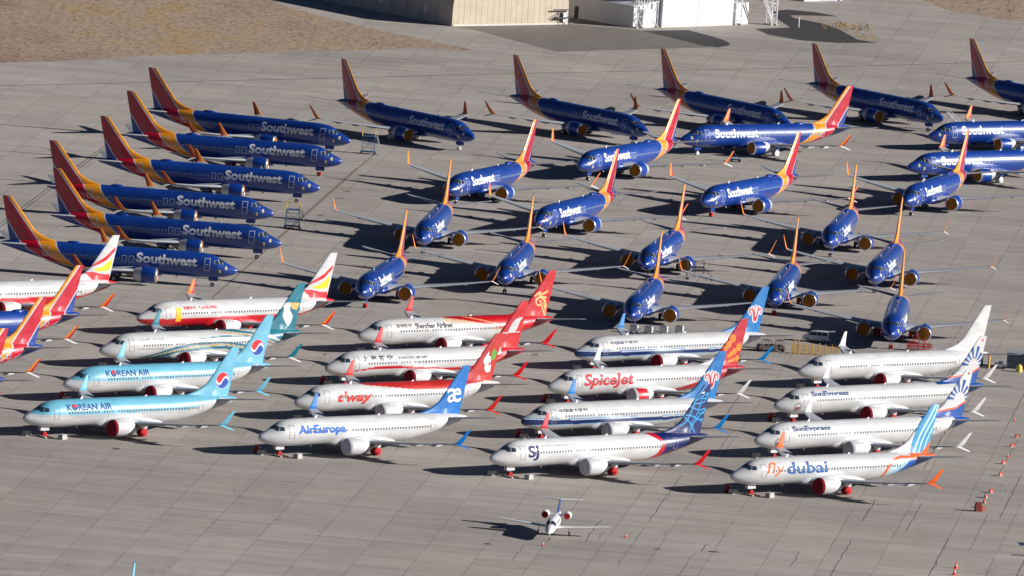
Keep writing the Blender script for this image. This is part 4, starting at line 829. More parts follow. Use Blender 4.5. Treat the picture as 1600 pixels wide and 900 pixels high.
# ------------------------------------------------------------------ small business jet
def business_jet(x, y, yaw):
    T = thing('business_jet', 'small white twin jet with T tail standing alone in front of the airliners', 'jet', (x, y, 0), yaw)
    Wm = mat('jet_white', (.76, .76, .76), .3, coat=.3)
    mb = MB(); rings = []
    for s, zc, w, h in [(0, 1.2, .05, .05), (.3, 1.25, .22, .18), (.8, 1.33, .42, .34), (1.5, 1.46, .62, .52), (2.0, 1.58, .72, .66), (2.7, 1.78, .78, .84), (3.4, 1.83, .8, .88), (8.5, 1.83, .8, .88), (10.5, 1.95, .68, .72), (12.5, 2.15, .4, .45), (14.0, 2.3, .12, .15)]:
        rings.append([(-s, w * math.sin(a), zc + h * math.cos(a)) for a in [2 * PI * i / 28 for i in range(28)]])
    mb.loft(rings); F = obj('fuselage', mb.mesh('fuselage', Wm, angle=60), T)
    gl = mat('cockpit_glass', (0.03, 0.045, 0.07), 0.12, coat=0.5)
    for sd in (1, -1):
        mb = MB(); g_ = []
        for k in range(7):
            for j in range(4):
                a_ = R(5 + 62 * k / 6); s_ = 1.95 + .28 * (k / 6) + .26 * j
                zc, w_, h_ = [np.interp(s_, [1.5, 2.0, 2.7, 3.4], v_) for v_ in ((1.46, 1.58, 1.78, 1.83), (.62, .72, .78, .8), (.52, .66, .84, .88))]
                g_.append((-s_, (w_ + .03) * math.sin(a_) * sd, zc + (h_ + .03) * math.cos(a_)))
        mb.add(g_, [(k * 4 + j, k * 4 + j + 1, k * 4 + j + 5, k * 4 + j + 4) for k in range(6) for j in range(3)]); obj('windshield', mb.mesh('windshield', gl, False), F)
        for q_ in range(5):
            mb = MB(); xx = -(4.3 + q_ * .8); zz = 2.15; yy_ = .8 * math.sqrt(1 - ((zz - 1.83) / .88) ** 2) + .02; mb.box(xx - .17, xx + .17, min(yy_ * sd, (yy_ - .04) * sd), max(yy_ * sd, (yy_ - .04) * sd), zz - .14, zz + .14); obj('passenger_window', mb.mesh('passenger_window', gl, False), F)
        mb = MB(); mb.loft([section((le, yy * sd, z), c, .13) for yy, le, c, z in [(.5, 5.8, 2.6, 1.15), (1.2, 6.2, 2.1, 1.2), (7.6, 7.6, .95, 1.65), (7.9, 7.8, .6, 1.68)]]); w_ = obj('wing', mb.mesh('wing', mat('jet_wing', (.66, .68, .70), .4), angle=40), T)
        mb = MB(); mb.loft([section((le, yy * sd, z), c, .16) for yy, le, c, z in [(.05, 13.0, 1.35, 4.2), (3.1, 13.8, .8, 4.25)]]); obj('horizontal_stabilizer', mb.mesh('horizontal_stabilizer', mat('jet_wing', (.66, .68, .70), .4), angle=40), T)
        mb = MB(); mb.lathe([(.0, .40), (.06, .48), (-.3, .55), (-1.4, .55), (-2.4, .38), (-2.4, .3)], 22, 'x', (-9.0, 1.55 * sd, 2.5)); mb.box(-10.8, -9.4, min(.6 * sd, 1.2 * sd), max(.6 * sd, 1.2 * sd), 2.42, 2.55); en = obj('engine', mb.mesh('engine', Wm, angle=50), T)
        mb = MB(); mb.lathe([(-.05, .46), (.03, .44), (.05, 0)], 20, 'x', (-9.0, 1.55 * sd, 2.5)); obj('engine_cover', mb.mesh('engine_cover', mat('red_cover', lin(182, 22, 30), 0.8)), en)
        mb = MB(); mb.tube((-7.2, 2.1 * sd, .25), (-7.1, 2.1 * sd, 1.25), .06); g = obj('main_gear', mb.mesh('main_gear', mat('gear_metal', (0.55, 0.56, 0.57), 0.4, 0.3)), T)
        obj('wheel', wheel_mesh(.28, .2, -7.2, 2.1 * sd + .12 * sd, 'black'), g)
    mb = MB(); rings = []
    for z, le, c, h in [(2.4, 10.2, 3.3, .16), (4.25, 12.8, 1.7, .12)]:
        rings.append([(-(le + u * c), q * h / .5, z) for u, q in AF])
    mb.loft(rings); obj('vertical_stabilizer', mb.mesh('vertical_stabilizer', pm('body_paint', tuple_(A(40, 70, 130)))), T)
    mb = MB(); mb.tube((-1.7, 0, .2), (-1.75, 0, 1.2), .05); g = obj('nose_gear', mb.mesh('nose_gear', mat('gear_metal', (0.55, 0.56, 0.57), 0.4, 0.3)), T); obj('wheel', wheel_mesh(.2, .16, -1.7, 0, 'black'), g)
business_jet(7.35, -218.6, R(-96))

# ------------------------------------------------------------------ concrete blocks, cones, ground equipment
CONC = mat('block_concrete', (.42, .41, .38), .9, var=.12, vscale=3)
def block_mesh():
    mb = MB(); mb.box(-.62, .62, -.42, .42, 0, .42); mb.box(-.56, .56, -.38, .38, .42, .72); mb.tube((-.3, 0, .7), (-.12, 0, .84), .03, mi=1); mb.tube((-.12, 0, .84), (.12, 0, .84), .03, mi=1); mb.tube((.12, 0, .84), (.3, 0, .7), .03, mi=1)
    return mb.mesh('ballast_block', [CONC, mat('dark_steel', (.08, .08, .09), .5, .5)], False)
BLK = block_mesh(); KEYN = {'A1': 'the nearer light blue airliner', 'A2': 'the farther light blue airliner', 'A3': 'the teal striped airliner', 'B1': 'the blue tailed white airliner', 'B2': 'the airliner with letter t tail', 'B3': 'the red wave airliner', 'B4': 'the golden bird airliner', 'C1': 'the airliner with curls on its tail', 'C2': 'the nearer flower tailed airliner', 'C3': 'the airliner with orange dots', 'C4': 'the farther flower tailed airliner', 'D1': 'the orange wingletted airliner', 'D2': 'the nearer sunburst airliner', 'D3': 'the farther sunburst airliner', 'D4': 'the all white airliner', 'A4': 'the red bellied airliner'}
def local(key, lx, ly):
    x, y, a = POSE[key]; dx, dy = rot2(lx, ly, R(a)); return x + dx, y + dy
strap = mat('yellow_strap', (.5, .46, .35), .8)
for key, nm in KEYN.items():
    for j, (lx, ly) in enumerate(((-2.1, -2.1 + .4), (-5.4, 2.6))):
        if key in ('A4',) and j: continue
        x, y = local(key, lx, ly); o = obj('ballast_block', BLK, None, (x, y, 0), (0, 0, R(POSE[key][2]) + .3))
        tag(o, 'grey concrete block at the nose wheel, %s of %s' % ('left' if j == 0 else 'right', nm), 'block', 'concrete blocks tying down the front rows')
    a = R(POSE[key][2]); mb = MB(); p0 = local(key, -2.3, -1.5); p1 = local(key, -5.3, 2.2); q = local(key, -3.95, 0)
    x0, y0 = local(key, -3.95, 0)
    T = thing('towbar_chock', 'long wooden wheel chock under the nose wheel of ' + nm, 'chock', (x0, y0, 0), a)
    mb.box(-.75, -.5, -1.2, 1.3, .02, .22); mb.box(.42, .66, -1.2, 1.3, .02, .22); obj('beam', mb.mesh('beam', strap, False), T)
# red tool carts at noses of some
def red_cart_mesh():
    mb = MB(); mb.box(-.5, .5, -.35, .35, .25, .8); mb.tube((-.35, -.38, .15), (-.35, .38, .15), .15, mi=1, n=10); mb.tube((.35, -.38, .15), (.35, .38, .15), .15, mi=1, n=10); mb.box(-.3, .1, -.3, .3, .8, 1.25, 0); mb.tube((.45, 0, .7), (1.0, 0, 1.1), .03, mi=1); mb.box(.12, .45, -.28, .28, .8, .95, 2)
    return mb.mesh('compressor_body', [mat('cart_red', lin(170, 25, 35), .5), TYRE(), mat('cart_white', (.7, .7, .7), .5)], False)
RC = red_cart_mesh()
for key in ('A2', 'B1', 'B3', 'C3', 'D1', 'D3', 'C2'):
    x, y = local(key, -2.2, -2.9); o = obj('ground_power_cart', RC, None, (x, y, 0), (0, 0, R(30)))
    tag(o, 'small red wheeled cart standing at the nose of ' + KEYN[key], 'cart', 'red carts by the noses')
# traffic cones and barricades
def cone_mesh():
    mb = MB(); mb.box(-.24, .24, -.24, .24, 0, .05); mb.lathe([(.05, .19), (.3, .125)], 14, 'z'); mb.lathe([(.3, .125), (.45, .09)], 14, 'z', mi=1); mb.lathe([(.45, .09), (.75, .03), (.76, 0)], 14, 'z')
    return mb.mesh('traffic_cone', [mat('cone_orange', lin(235, 60, 25), .6), mat('cone_white', (.75, .75, .75), .6)], angle=40)
CN = cone_mesh()
cones = [((18.2, -209.4), 'lone orange cone on the apron right of the small jet'), ((6.7, -222.4), 'lone cone right in front of the small jet nose'), ((75.2, -101), 'cone in the right line, upper of the two below the white winglets'), ((77.6, -60), 'cone at the very far end of the right cone line')]
for (x, y), lb in cones: tag(obj('traffic_cone', CN, None, (x, y, 0), (0, 0, .4), (.85,) * 3), lb, 'cone', 'traffic cones on the apron')
def barrel_mesh():
    mb = MB(); mb.box(-.75, .75, -.3, .3, .0, .12, 1); mb.box(-.65, -.25, -.16, .16, .12, .75); mb.box(-.25, .25, -.16, .16, .12, .72, 1); mb.box(.25, .65, -.16, .16, .12, .75); mb.box(-.6, .6, -.1, .1, .75, .9, 0)
    return mb.mesh('barricade_body', [mat('barrier_red', lin(178, 50, 38), .7, var=.2, vscale=3), mat('barrier_white', (.42, .33, .3), .8)], False)
BR = barrel_mesh()
nm = ['farthest', 'second', 'third', 'fourth', 'fifth', 'sixth', 'seventh', 'eighth', 'ninth', 'tenth']
for i, (x, y) in enumerate([(77.4, -79.3), (76.3, -90), (74.4, -108.9), (73.5, -122.0), (71.5, -140.2), (70.6, -145.7), (70.2, -151.1), (69.6, -155.9)]):
    tag(obj('low_barricade', BR, None, (x, y, 0), (0, 0, R(20 + 9 * i)), (.62,) * 3), 'low red and white barricade, %s from the top in the right line' % nm[i], 'barricade', 'low barricades at right')
for i, (x, y) in enumerate([(64.2, -217.1), (63.8, -223.3)]):
    tag(obj('traffic_cone', CN, None, (x, y, 0), (0, 0, .4), (1.25,) * 3), ('upper' if i == 0 else 'lower') + ' of the two red cones at the bottom right edge', 'cone', 'traffic cones on the apron')
T = thing('warning_post', 'tall red warning box standing at the near end of the barricade line', 'warning post', (69.0, -160, 0), .3)
mb = MB(); mb.box(-.45, .45, -.35, .35, 0, 1.05); mb.box(-.35, .35, -.28, .28, 1.05, 1.25); obj('housing', mb.mesh('housing', mat('box_red', lin(120, 42, 34), .7), False), T)
mb = MB(); mb.box(.5, 1.1, -.3, .3, 0, .75); obj('side_box', mb.mesh('side_box', mat('box_orange', lin(190, 112, 90), .7), False), T)
# maintenance stands
def maint_stand(x, y, rz, label, h=4.3, col=(.05, .13, .3)):
    T = thing('maintenance_stand', label, 'maintenance stand', (x, y, 0), rz, 'tall maintenance stands')
    st = mat('stand_blue', col, .5, .2); yl = mat('stand_yellow', lin(225, 190, 90), .5)
    mb = MB(); mb.box(-1.3, 1.3, -.8, .8, .35, .47)
    for a in (-1.2, 1.2):
        for b in (-.75, .75): mb.tube((a, b, .4), (a * .85, b, h - 1.2), .045)
    for k in (1.1, 1.8, 2.5): mb.box(-1.15, 1.15, -.78, -.72, k, k + .05); mb.box(-1.15, 1.15, .72, .78, k, k + .05)
    mb.tube((-1.2, -.75, .5), (1.1, -.75, h - 1.3), .03); mb.tube((1.2, .75, .5), (-1.1, .75, h - 1.3), .03); obj('frame', mb.mesh('frame', st), T)
    mb = MB(); mb.box(-1.2, 1.2, -.85, .85, h - 1.2, h - 1.08); obj('platform', mb.mesh('platform', st, False), T)
    mb = MB()
    for a, b in ((-1.15, -.8), (1.15, -.8), (-1.15, .8), (1.15, .8)): mb.tube((a, b, h - 1.1), (a, b, h), .05)
    mb.tube((-1.15, -.8, h), (-.5, -.8, h), .05); mb.tube((.5, -.8, h), (1.15, -.8, h), .05); mb.tube((-1.15, .8, h), (1.15, .8, h), .04); mb.tube((-1.15, -.8, h - .5), (-1.15, .8, h - .5), .03); mb.tube((1.15, -.8, h - .5), (1.15, .8, h - .5), .03)
    obj('guard_rail', mb.mesh('guard_rail', yl), T)
    mb = MB()
    for q in range(12):
        t = q / 11; mb.box(1.2 + .9 * (1 - t), 1.55 + .9 * (1 - t), -.4, .4, .3 + (h - 1.5) * t, .34 + (h - 1.5) * t)
    mb.tube((2.3, -.42, .2), (1.35, -.42, h - .3), .03); mb.tube((2.3, .42, .2), (1.35, .42, h - .3), .03); obj('stair', mb.mesh('stair', mat('stair_grey', (.4, .41, .44), .5), False), T)
    for a in (-1.2, 1.2):
        for b in (-.7, .7):
            m2 = MB(); m2.lathe([(-.06, 0), (-.06, .17), (.06, .17), (.06, 0)], 12, 'y', (a, b, .18)); obj('caster', m2.mesh('caster', TYRE()), T)
maint_stand(-27.0, 232.0, R(0), 'tall blue maintenance stand with yellow rails between the far row and left column')
maint_stand(-37.3, 117.2, R(5), 'tall blue maintenance stand with yellow rails in front of the left column noses')
# white boarding stair by the far row
T = thing('boarding_stair', 'white mobile boarding stair leaning to the nose of a far row airliner', 'boarding stair', (79.6, 331.5, 0), R(-15))
Wt = mat('stair_white', (.7, .7, .7), .5); mb = MB(); 
for q in range(14): t = q / 13; mb.box(-1.6 + 3.2 * t, -1.3 + 3.2 * t, -.5, .5, 3.4 - 3 * t, 3.45 - 3 * t)
obj('steps', mb.mesh('steps', Wt, False), T); mb = MB()
for b in (-.52, .52): mb.tube((-1.7, b, 3.3), (1.8, b, .2), .06); mb.tube((-1.7, b, 4.2), (1.8, b, 1.2), .05); [mb.tube((-1.7 + 3.5 * t, b, 3.3 - 3.1 * t), (-1.7 + 3.5 * t, b, 4.2 - 3.1 * t), .035) for t in (0, .25, .5, .75, 1)]
obj('hand_rail', mb.mesh('hand_rail', Wt), T); mb = MB()
for b in (-.45, .45): mb.tube((-1.5, b, .3), (-1.5, b, 3.2), .05); mb.tube((-1.5, b, .3), (1.5, b, .3), .05)
obj('chassis', mb.mesh('chassis', Wt), T)
for a in (-1.4, 1.4): m2 = MB(); m2.lathe([(-.6, .0), (-.6, .25), (.6, .25), (.6, 0)], 12, 'y', (a, 0, .25)); obj('wheel', m2.mesh('wheel', TYRE()), T)
# blue jack trolley under the far wing
T = thing('tow_dolly', 'small dark blue wheeled dolly under the wing tip of a sunlit airliner', 'dolly', (38.3, 258.6, 0), 0)
mb = MB(); mb.box(-.9, .9, -.5, .5, .3, .5); mb.tube((-.8, 0, .5), (-.8, 0, 1.9), .06); mb.tube((-.8, 0, 1.9), (.7, 0, .6), .05); mb.box(-1, -.5, -.3, .3, 1.2, 1.6); obj('frame', mb.mesh('frame', mat('jack_blue', (.03, .10, .22), .5), False), T)
for a in (-.7, .7): m2 = MB(); m2.lathe([(-.55, 0), (-.55, .24), (.55, .24), (.55, 0)], 12, 'y', (a, 0, .24)); obj('wheel', m2.mesh('wheel', TYRE()), T)
# dark work lift beside H4
T = thing('work_platform', 'dark wheeled work platform on thin legs under a head-on blue airliner wing', 'work platform', (30.0, 85.5, 0), R(5))
DK = mat('dark_steel', (.08, .08, .09), .5, .5); mb = MB()
for a in (-1.5, -.2, 1.2):
    for b in (-.8, .8): mb.tube((a, b, .3), (a, b, 3.1), .05)
mb.box(-1.6, 1.3, -.85, .85, 2.0, 2.1); mb.tube((-1.5, -.8, .5), (1.2, -.8, .5), .04); mb.tube((-1.5, .8, .5), (2.6, .8, .5), .04); mb.tube((-1.5, -.8, 3.1), (1.2, -.8, 3.1), .04); mb.tube((1.2, -.8, 2.1), (2.7, -.8, .5), .05)
obj('frame', mb.mesh('frame', DK), T)
for a, b in ((-1.5, -.8), (-1.5, .8), (2.6, -.8), (2.6, .8)): m2 = MB(); m2.lathe([(-.08, 0), (-.08, .28), (.08, .28), (.08, 0)], 12, 'y', (a, b, .28)); obj('wheel', m2.mesh('wheel', TYRE()), T)
# four white baggage carts
pos = ['leftmost', 'second', 'third', 'rightmost']
for i, (x, y) in enumerate([(19.7, 12.0), (22.0, 11.9), (24.4, 13.3), (26.9, 15.2)]):
    T = thing('equipment_cart', '%s of the four small white carts behind the flower tailed airliner' % pos[i], 'cart', (x, y, 0), R(-12), 'small white carts in a row')
    mb = MB(); mb.box(-.62, .62, -.5, .5, .3, 1.2, 0); mb.box(-.5, .5, -.42, .42, 1.2, 1.35, 1); obj('cabinet', mb.mesh('cabinet', [mat('cabinet_white', (.62, .63, .65), .5), mat('cabinet_grey', (.25, .26, .3), .5)], False), T)
    mb = MB(); mb.tube((.62, 0, .45), (1.15, 0, .9), .03); obj('tow_bar', mb.mesh('tow_bar', DK), T)
    for a in (-.45, .45): m2 = MB(); m2.lathe([(-.52, 0), (-.52, .16), (.52, .16), (.52, 0)], 10, 'y', (a, 0, .16)); obj('wheel', m2.mesh('wheel', TYRE()), T)
# two tugs behind the tail
for i, (x, y) in enumerate([(40.2, 1.0), (42.2, 1.6)]):
    T = thing('aircraft_tug', 'dark low tug parked right of the flower tail, %s of two' % ('left' if i == 0 else 'right'), 'tug', (x, y, 0), R(20), 'low tugs')
    mb = MB(); mb.box(-1.1, 1.1, -.7, .7, .35, .85, 0); mb.box(-1.0, -.2, -.65, .65, .85, 1.1, 0); mb.box(.2, .8, -.6, .6, .85, 1.05, 1); obj('body', mb.mesh('body', [mat('tug_dark', (.1, .07, .06) if i == 0 else (.3, .3, .32), .5), mat('tug_seat', (.03, .03, .03), .8)], False), T)
    mb = MB()
    for a in (-.1, .9):
        for b in (-.6, .6): mb.tube((a, b, .85), (a, b, 1.75), .03)
    mb.box(-.15, .95, -.65, .65, 1.75, 1.8); obj('canopy', mb.mesh('canopy', DK, False), T)
    for a in (-.75, .75):
        for b in (-.62, .62): m2 = MB(); m2.lathe([(-.12, 0), (-.12, .3), (.12, .3), (.12, 0)], 12, 'y', (a, b, .3)); obj('wheel', m2.mesh('wheel', TYRE()), T)
T = thing('tow_bar', 'long grey tow bar lying on the apron behind the flower tailed airliner', 'tow bar', (37.2, 2.2, 0), R(-6))
mb = MB(); mb.tube((-2.4, 0, .3), (2.2, 0, .3), .08); mb.tube((-2.4, -.15, .3), (2.2, -.15, .3), .05); mb.tube((1.6, -.5, .12), (1.6, .5, .12), .12); obj('bar', mb.mesh('bar', mat('bar_grey', (.2, .2, .22), .5)), T)
# yellow scaffold barrier
T = thing('yellow_scaffold', 'long yellow pipe scaffold lying in front of the white van', 'scaffold', (48.3, .6, 0), R(6))
YL = mat('scaffold_yellow', lin(205, 160, 55), .55, var=.15, vscale=3); mb = MB()
for k in range(8):
    a = -3.7 + k * 1.05; mb.tube((a, -.6, 0), (a, -.6, 2.0 if k in (0, 1, 4) else 1.5), .05); mb.tube((a, .6, 0), (a, .6, 1.7), .05); mb.tube((a, -.6, .8), (a, .6, .8), .035)
obj('uprights', mb.mesh('uprights', YL), T); mb = MB()
for z in (.15, .55, .95, 1.35): mb.tube((-3.7, -.6, z), (3.65, -.6, z), .035); mb.tube((-3.7, .6, z), (3.65, .6, z), .035)
obj('rails', mb.mesh('rails', YL), T)
mb = MB(); mb.tube((-3.5, -.62, 0), (-3.5, -.62, 2.5), .05); mb.tube((-2.8, -.62, 0), (-2.8, -.62, 2.5), .05)
for k in range(7): mb.tube((-3.5, -.62, .3 + k * .33), (-2.8, -.62, .3 + k * .33), .03)
obj('ladder', mb.mesh('ladder', YL), T)
# white van
def van(x, y, rz):
    T = thing('parked_van', 'white van parked in the shadow beside a head-on blue airliner, rear hatch open', 'van', (x, y, 0), rz)
    Vp = mat('van_white', (.62, .64, .67), .3, coat=.4); gl = mat('van_glass', (.03, .035, .04), .1)
    mb = MB(); half = [(-2.55, .45), (-2.6, .95), (-2.35, 1.12), (-1.75, 1.2), (-1.1, 1.85), (-.5, 1.98), (2.1, 1.98), (2.35, 1.85), (2.45, .9), (2.42, .42)]
    mb.loft([[(px, yy * (1 if pz < 1.25 else .88), pz) for px, pz in half] for yy in (-.98, -.94, 0, .94, .98)]); B = obj('body', mb.mesh('body', Vp, angle=30), T)
    for sd in (1, -1):
        for k, (a, b, c, d) in enumerate(((-1.35, -.75, .1, -1.3), (.2, .2, 1.05, 1.05), (1.15, 1.15, 2.1, 2.1))):
            mb = MB(); q = [(-1.45, .965 * sd, 1.3), (-.95, .89 * sd, 1.8), (.1, .885 * sd, 1.82), (.1, .965 * sd, 1.3)] if k == 0 else [(a, .965 * sd, 1.3), (b, .885 * sd, 1.82), (c, .885 * sd, 1.82), (d, .965 * sd, 1.3)]
            mb.add([(px, py + .02 * sd, pz) for px, py, pz in q], [(0, 1, 2, 3)]); obj('side_window', mb.mesh('side_window', gl, False), B)
        for wx in (-1.65, 1.5): obj('wheel', wheel_mesh(.36, .24, wx, .88 * sd, 'black'), T)
    mb = MB(); mb.add([(-1.72, -.78, 1.25), (-1.72, .78, 1.25), (-1.12, .72, 1.86), (-1.12, -.72, 1.86)], [(0, 1, 2, 3)]); obj('windshield', mb.mesh('windshield', gl, False), B, (-.03, 0, .03))
    mb = MB(); mb.box(2.44, 2.47, -.75, .75, .85, 1.75); obj('cargo_opening', mb.mesh('cargo_opening', mat('van_inside', (.015, .015, .015), .9), False), B)
    mb = MB(); mb.loft([[(2.3, b, 1.96), (2.3, b, 2.02), (3.35, b, 2.12), (3.35, b, 2.06)] for b in (-.8, .8)]); obj('tailgate', mb.mesh('tailgate', Vp, False), T)
    mb = MB(); mb.box(2.42, 2.6, -.9, .9, .4, .7); obj('bumper', mb.mesh('bumper', mat('bumper_grey', (.5, .5, .5), .5), False), T)
    for b in (-.7, .7): mb = MB(); mb.box(-2.63, -2.56, b - .18, b + .18, .75, .95); obj('headlight', mb.mesh('headlight', mat('lamp_glass', (.6, .6, .62), .1), False), B)
    return T
v_ = van(48.7, 16.5, R(-8)); v_.scale = (.84, .9, .9)
# red work stand
T = thing('red_work_stand', 'red tubular work stand in front of the right engine of a head-on airliner', 'work stand', (64.9, 14.0, 0), R(0))
RD = mat('stand_red', lin(190, 45, 38), .55, var=.1); mb = MB()
for a in (-1.7, -.9, 0, .9, 1.8):
    for b in (-.6, .6): mb.tube((a, b, 0), (a * .9, b, 1.5 + .5 * (abs(a) < 1)), .05)
for z in (.3, .75, 1.15): mb.tube((-2, -.6, z), (2.1, -.6, z), .05); mb.tube((-2, .6, z), (2.1, .6, z), .05)
for a in (-1.4, -.4, .6, 1.4): mb.tube((a - .3, -.6, .1), (a + .3, -.6, 1.5), .04); mb.tube((a + .3, .6, .1), (a - .3, .6, 1.5), .04)
obj('frame', mb.mesh('frame', RD), T); mb = MB(); mb.box(-2, 2.1, -.65, .65, .72, .82); obj('platform', mb.mesh('platform', RD, False), T)
mb = MB(); mb.tube((-.2, -.6, 1.9), (-.2, -.6, 2.8), .04); mb.tube((.9, -.6, 1.9), (.9, -.6, 2.4), .04); mb.tube((-.9, -.6, 1.9), (.9, -.6, 1.9), .04); obj('guard_rail', mb.mesh('guard_rail', RD), T)
# grey generator box and neighbours at the right edge
T = thing('generator_container', 'large dark grey box container at the right edge', 'container', (80.8, 1.5, 0), R(-2))
mb = MB(); mb.box(-2.4, 4, -1.3, 1.3, .15, 2.4, 0); mb.box(-2.45, 4.05, -1.35, 1.35, 2.4, 2.5, 1)
for k in range(12): mb.box(-2.3 + k * .5, -2.1 + k * .5, -1.34, -1.3, .25, 2.3, 0)
obj('shell', mb.mesh('shell', [mat('container_grey', (.09, .11, .15), .6), mat('container_top', (.3, .33, .35), .5)], False), T)
mb = MB(); mb.box(-2.2, 3.8, -1.1, 1.1, 0, .15); obj('skid', mb.mesh('skid', DK, False), T)
T = thing('yellow_tank', 'small yellow domed tank in front of the dark container', 'tank', (80.2, -3.2, 0)); mb = MB(); mb.lathe([(0, .5), (.75, .52), (1.05, .4), (1.2, .15), (1.22, 0)], 16, 'z'); obj('shell', mb.mesh('shell', mat('tank_yellow', lin(215, 195, 80), .5)), T); mb = MB(); mb.tube((0, 0, 1.2), (0, 0, 1.35), .08); obj('valve', mb.mesh('valve', DK), T)
T = thing('utility_cart', 'small grey cart with frame between two yellow topped posts', 'cart', (77.3, -.5, 0)); mb = MB(); mb.box(-.9, .9, -.6, .6, .3, .8, 0); mb.box(-.3, .4, -.55, .55, .8, 1.1, 1)
for a in (-.45, .55): mb.tube((a, -.5, .8), (a, -.5, 1.9), .05)
mb.tube((-.45, -.5, 1.9), (.55, -.5, 1.9), .05); obj('body', mb.mesh('body', [mat('cart_grey', (.4, .4, .42), .5), mat('cart_blue', (.05, .09, .2), .5)], False), T)
for a in (-.6, .6): m2 = MB(); m2.lathe([(-.6, 0), (-.6, .24), (.6, .24), (.6, 0)], 12, 'y', (a, 0, .24)); obj('wheel', m2.mesh('wheel', TYRE()), T)
T = thing('fuel_bowser', 'dark teal boxy trailer behind the sunburst tail', 'trailer', (73.6, .2, 0)); mb = MB(); mb.box(-1.2, 1.0, -.7, .7, .4, 2.2); obj('tank_body', mb.mesh('tank_body', mat('bowser_teal', (.02, .07, .09), .5), False), T)
for a in (-.7, .6): m2 = MB(); m2.lathe([(-.7, 0), (-.7, .35), (.7, .35), (.7, 0)], 12, 'y', (a, 0, .35)); obj('wheel', m2.mesh('wheel', TYRE()), T)
T = thing('safety_post', 'yellow post standing left of the small grey cart', 'post', (75.5, -1.6, 0)); mb = MB(); mb.tube((0, 0, 0), (0, 0, 2.0), .18, n=12); obj('post', mb.mesh('post', mat('post_yellow', lin(225, 185, 60), .5)), T); mb = MB(); mb.tube((0, 0, 2.0), (0, 0, 2.15), .2, .1, n=12); obj('cap', mb.mesh('cap', mat('cone_orange', (.5, .1, .03), .5)), T)
T = thing('tow_bar', 'thin white tow bar propped behind the white airliner tail', 'tow bar', (67.0, 7.5, 0), R(4)); mb = MB(); mb.tube((-1.6, 0, .35), (1.6, 0, .35), .06); mb.tube((-.6, 0, .35), (-.6, 0, 1.4), .05); mb.tube((.3, 0, .35), (.3, 0, 1.4), .05); mb.tube((-.6, 0, 1.4), (.9, 0, 1.4), .04); mb.tube((-1.2, -.4, .15), (-1.2, .4, .15), .15); obj('bar', mb.mesh('bar', Wt), T)
sheet('dark_sheet', [(74.0, -191), (78, -191), (78, -188), (73.8, -188)], 0.01, mat('dark_navy', (.03, .05, .08), .5))  # flat navy sheet painted in for a cast shadow at the right edge
sheet('dark_sheet', [(72.6, -201), (78, -200.6), (78, -199.8), (72.4, -200.2)], 0.01, mat('dark_navy', (.03, .05, .08), .5))  # thin dark strip beside it in the same shadow colour

# ------------------------------------------------------------------ buildings behind the taxiway
def frame2(p0, p1):
    d = Vector((p1[0] - p0[0], p1[1] - p0[1], 0)); L = d.length; a = math.atan2(d.y, d.x); return L, a
# beige arched hangar
L, a = frame2((-15.2, 456.7), (7.4, 475.1))
T = thing('beige_hangar', 'beige arched hangar with a sunlit ribbed front and shaded side wall', 'hangar', (-15.2, 456.7, 0), a)
def arch(n=20, h=3.4, H=10.5): return [(0, 0), (0, h)] + [(L / 2 - L / 2 * math.cos(PI * i / n), h + (H - h) * math.sin(PI * i / n) ** .8) for i in range(1, n)] + [(L, h), (L, 0)]
BG = mat('beige_cladding', (.50, .42, .32), .7, var=.08, vscale=.4)
mb = MB(); pr = arch(); mb.loft([[(x, d, z) for x, z in pr] for d in (0.0, 58)]); obj('shell', mb.mesh('shell', BG, angle=30), T)
mb = MB()
for k in range(1, 20):
    x = L * k / 20; zt = np.interp(x, [p[0] for p in pr[1:-1]], [p[1] for p in pr[1:-1]]); mb.box(x - .03, x + .03, -.03, 0, .15, zt - .2)
obj('door_ribs', mb.mesh('door_ribs', BG, False), T)
mb = MB(); mb.box(.3, L - .3, -.10, -.065, 0, .35); obj('door_sill', mb.mesh('door_sill', mat('sill_pale', (.6, .56, .5), .7), False), T)
mb = MB(); mb.box(L - 3.6, L - .2, -.9, -.1, 1.3, 1.5); mb.box(L - 4.4, L + .2, -.8, -.6, 2.9, 3.1); mb.tube((L - 4.4, -.7, 1.4), (L - 1.5, -.7, 3.0), .08); mb.tube((L - .3, -.7, 0), (L - .3, -.7, 3.0), .08); mb.tube((L - 1.9, -.7, 0), (L - 1.9, -.7, 3.0), .08); obj('stair_frame', mb.mesh('stair_frame', mat('rack_dark', (.04, .05, .08), .6), False), T)
mb = MB(); mb.box(L - 1.7, L - 1.0, -.55, -.15, 0.6, 2.4); obj('notice_panel', mb.mesh('notice_panel', mat('panel_white', (.6, .62, .66), .6), False), T)
for d in (8, 22):
    mb = MB(); mb.box(-.14, -.02, d, d + 1.0, 1.9, 3.2); obj('vent', mb.mesh('vent', mat('vent_pale', (.62, .65, .7), .5), False), T)
mb = MB()
for k in range(1, 12): mb.box(-.1, 0, 58 * k / 12 - .08, 58 * k / 12 + .08, 0, 3.5)
obj('wall_ribs', mb.mesh('wall_ribs', BG, False), T)
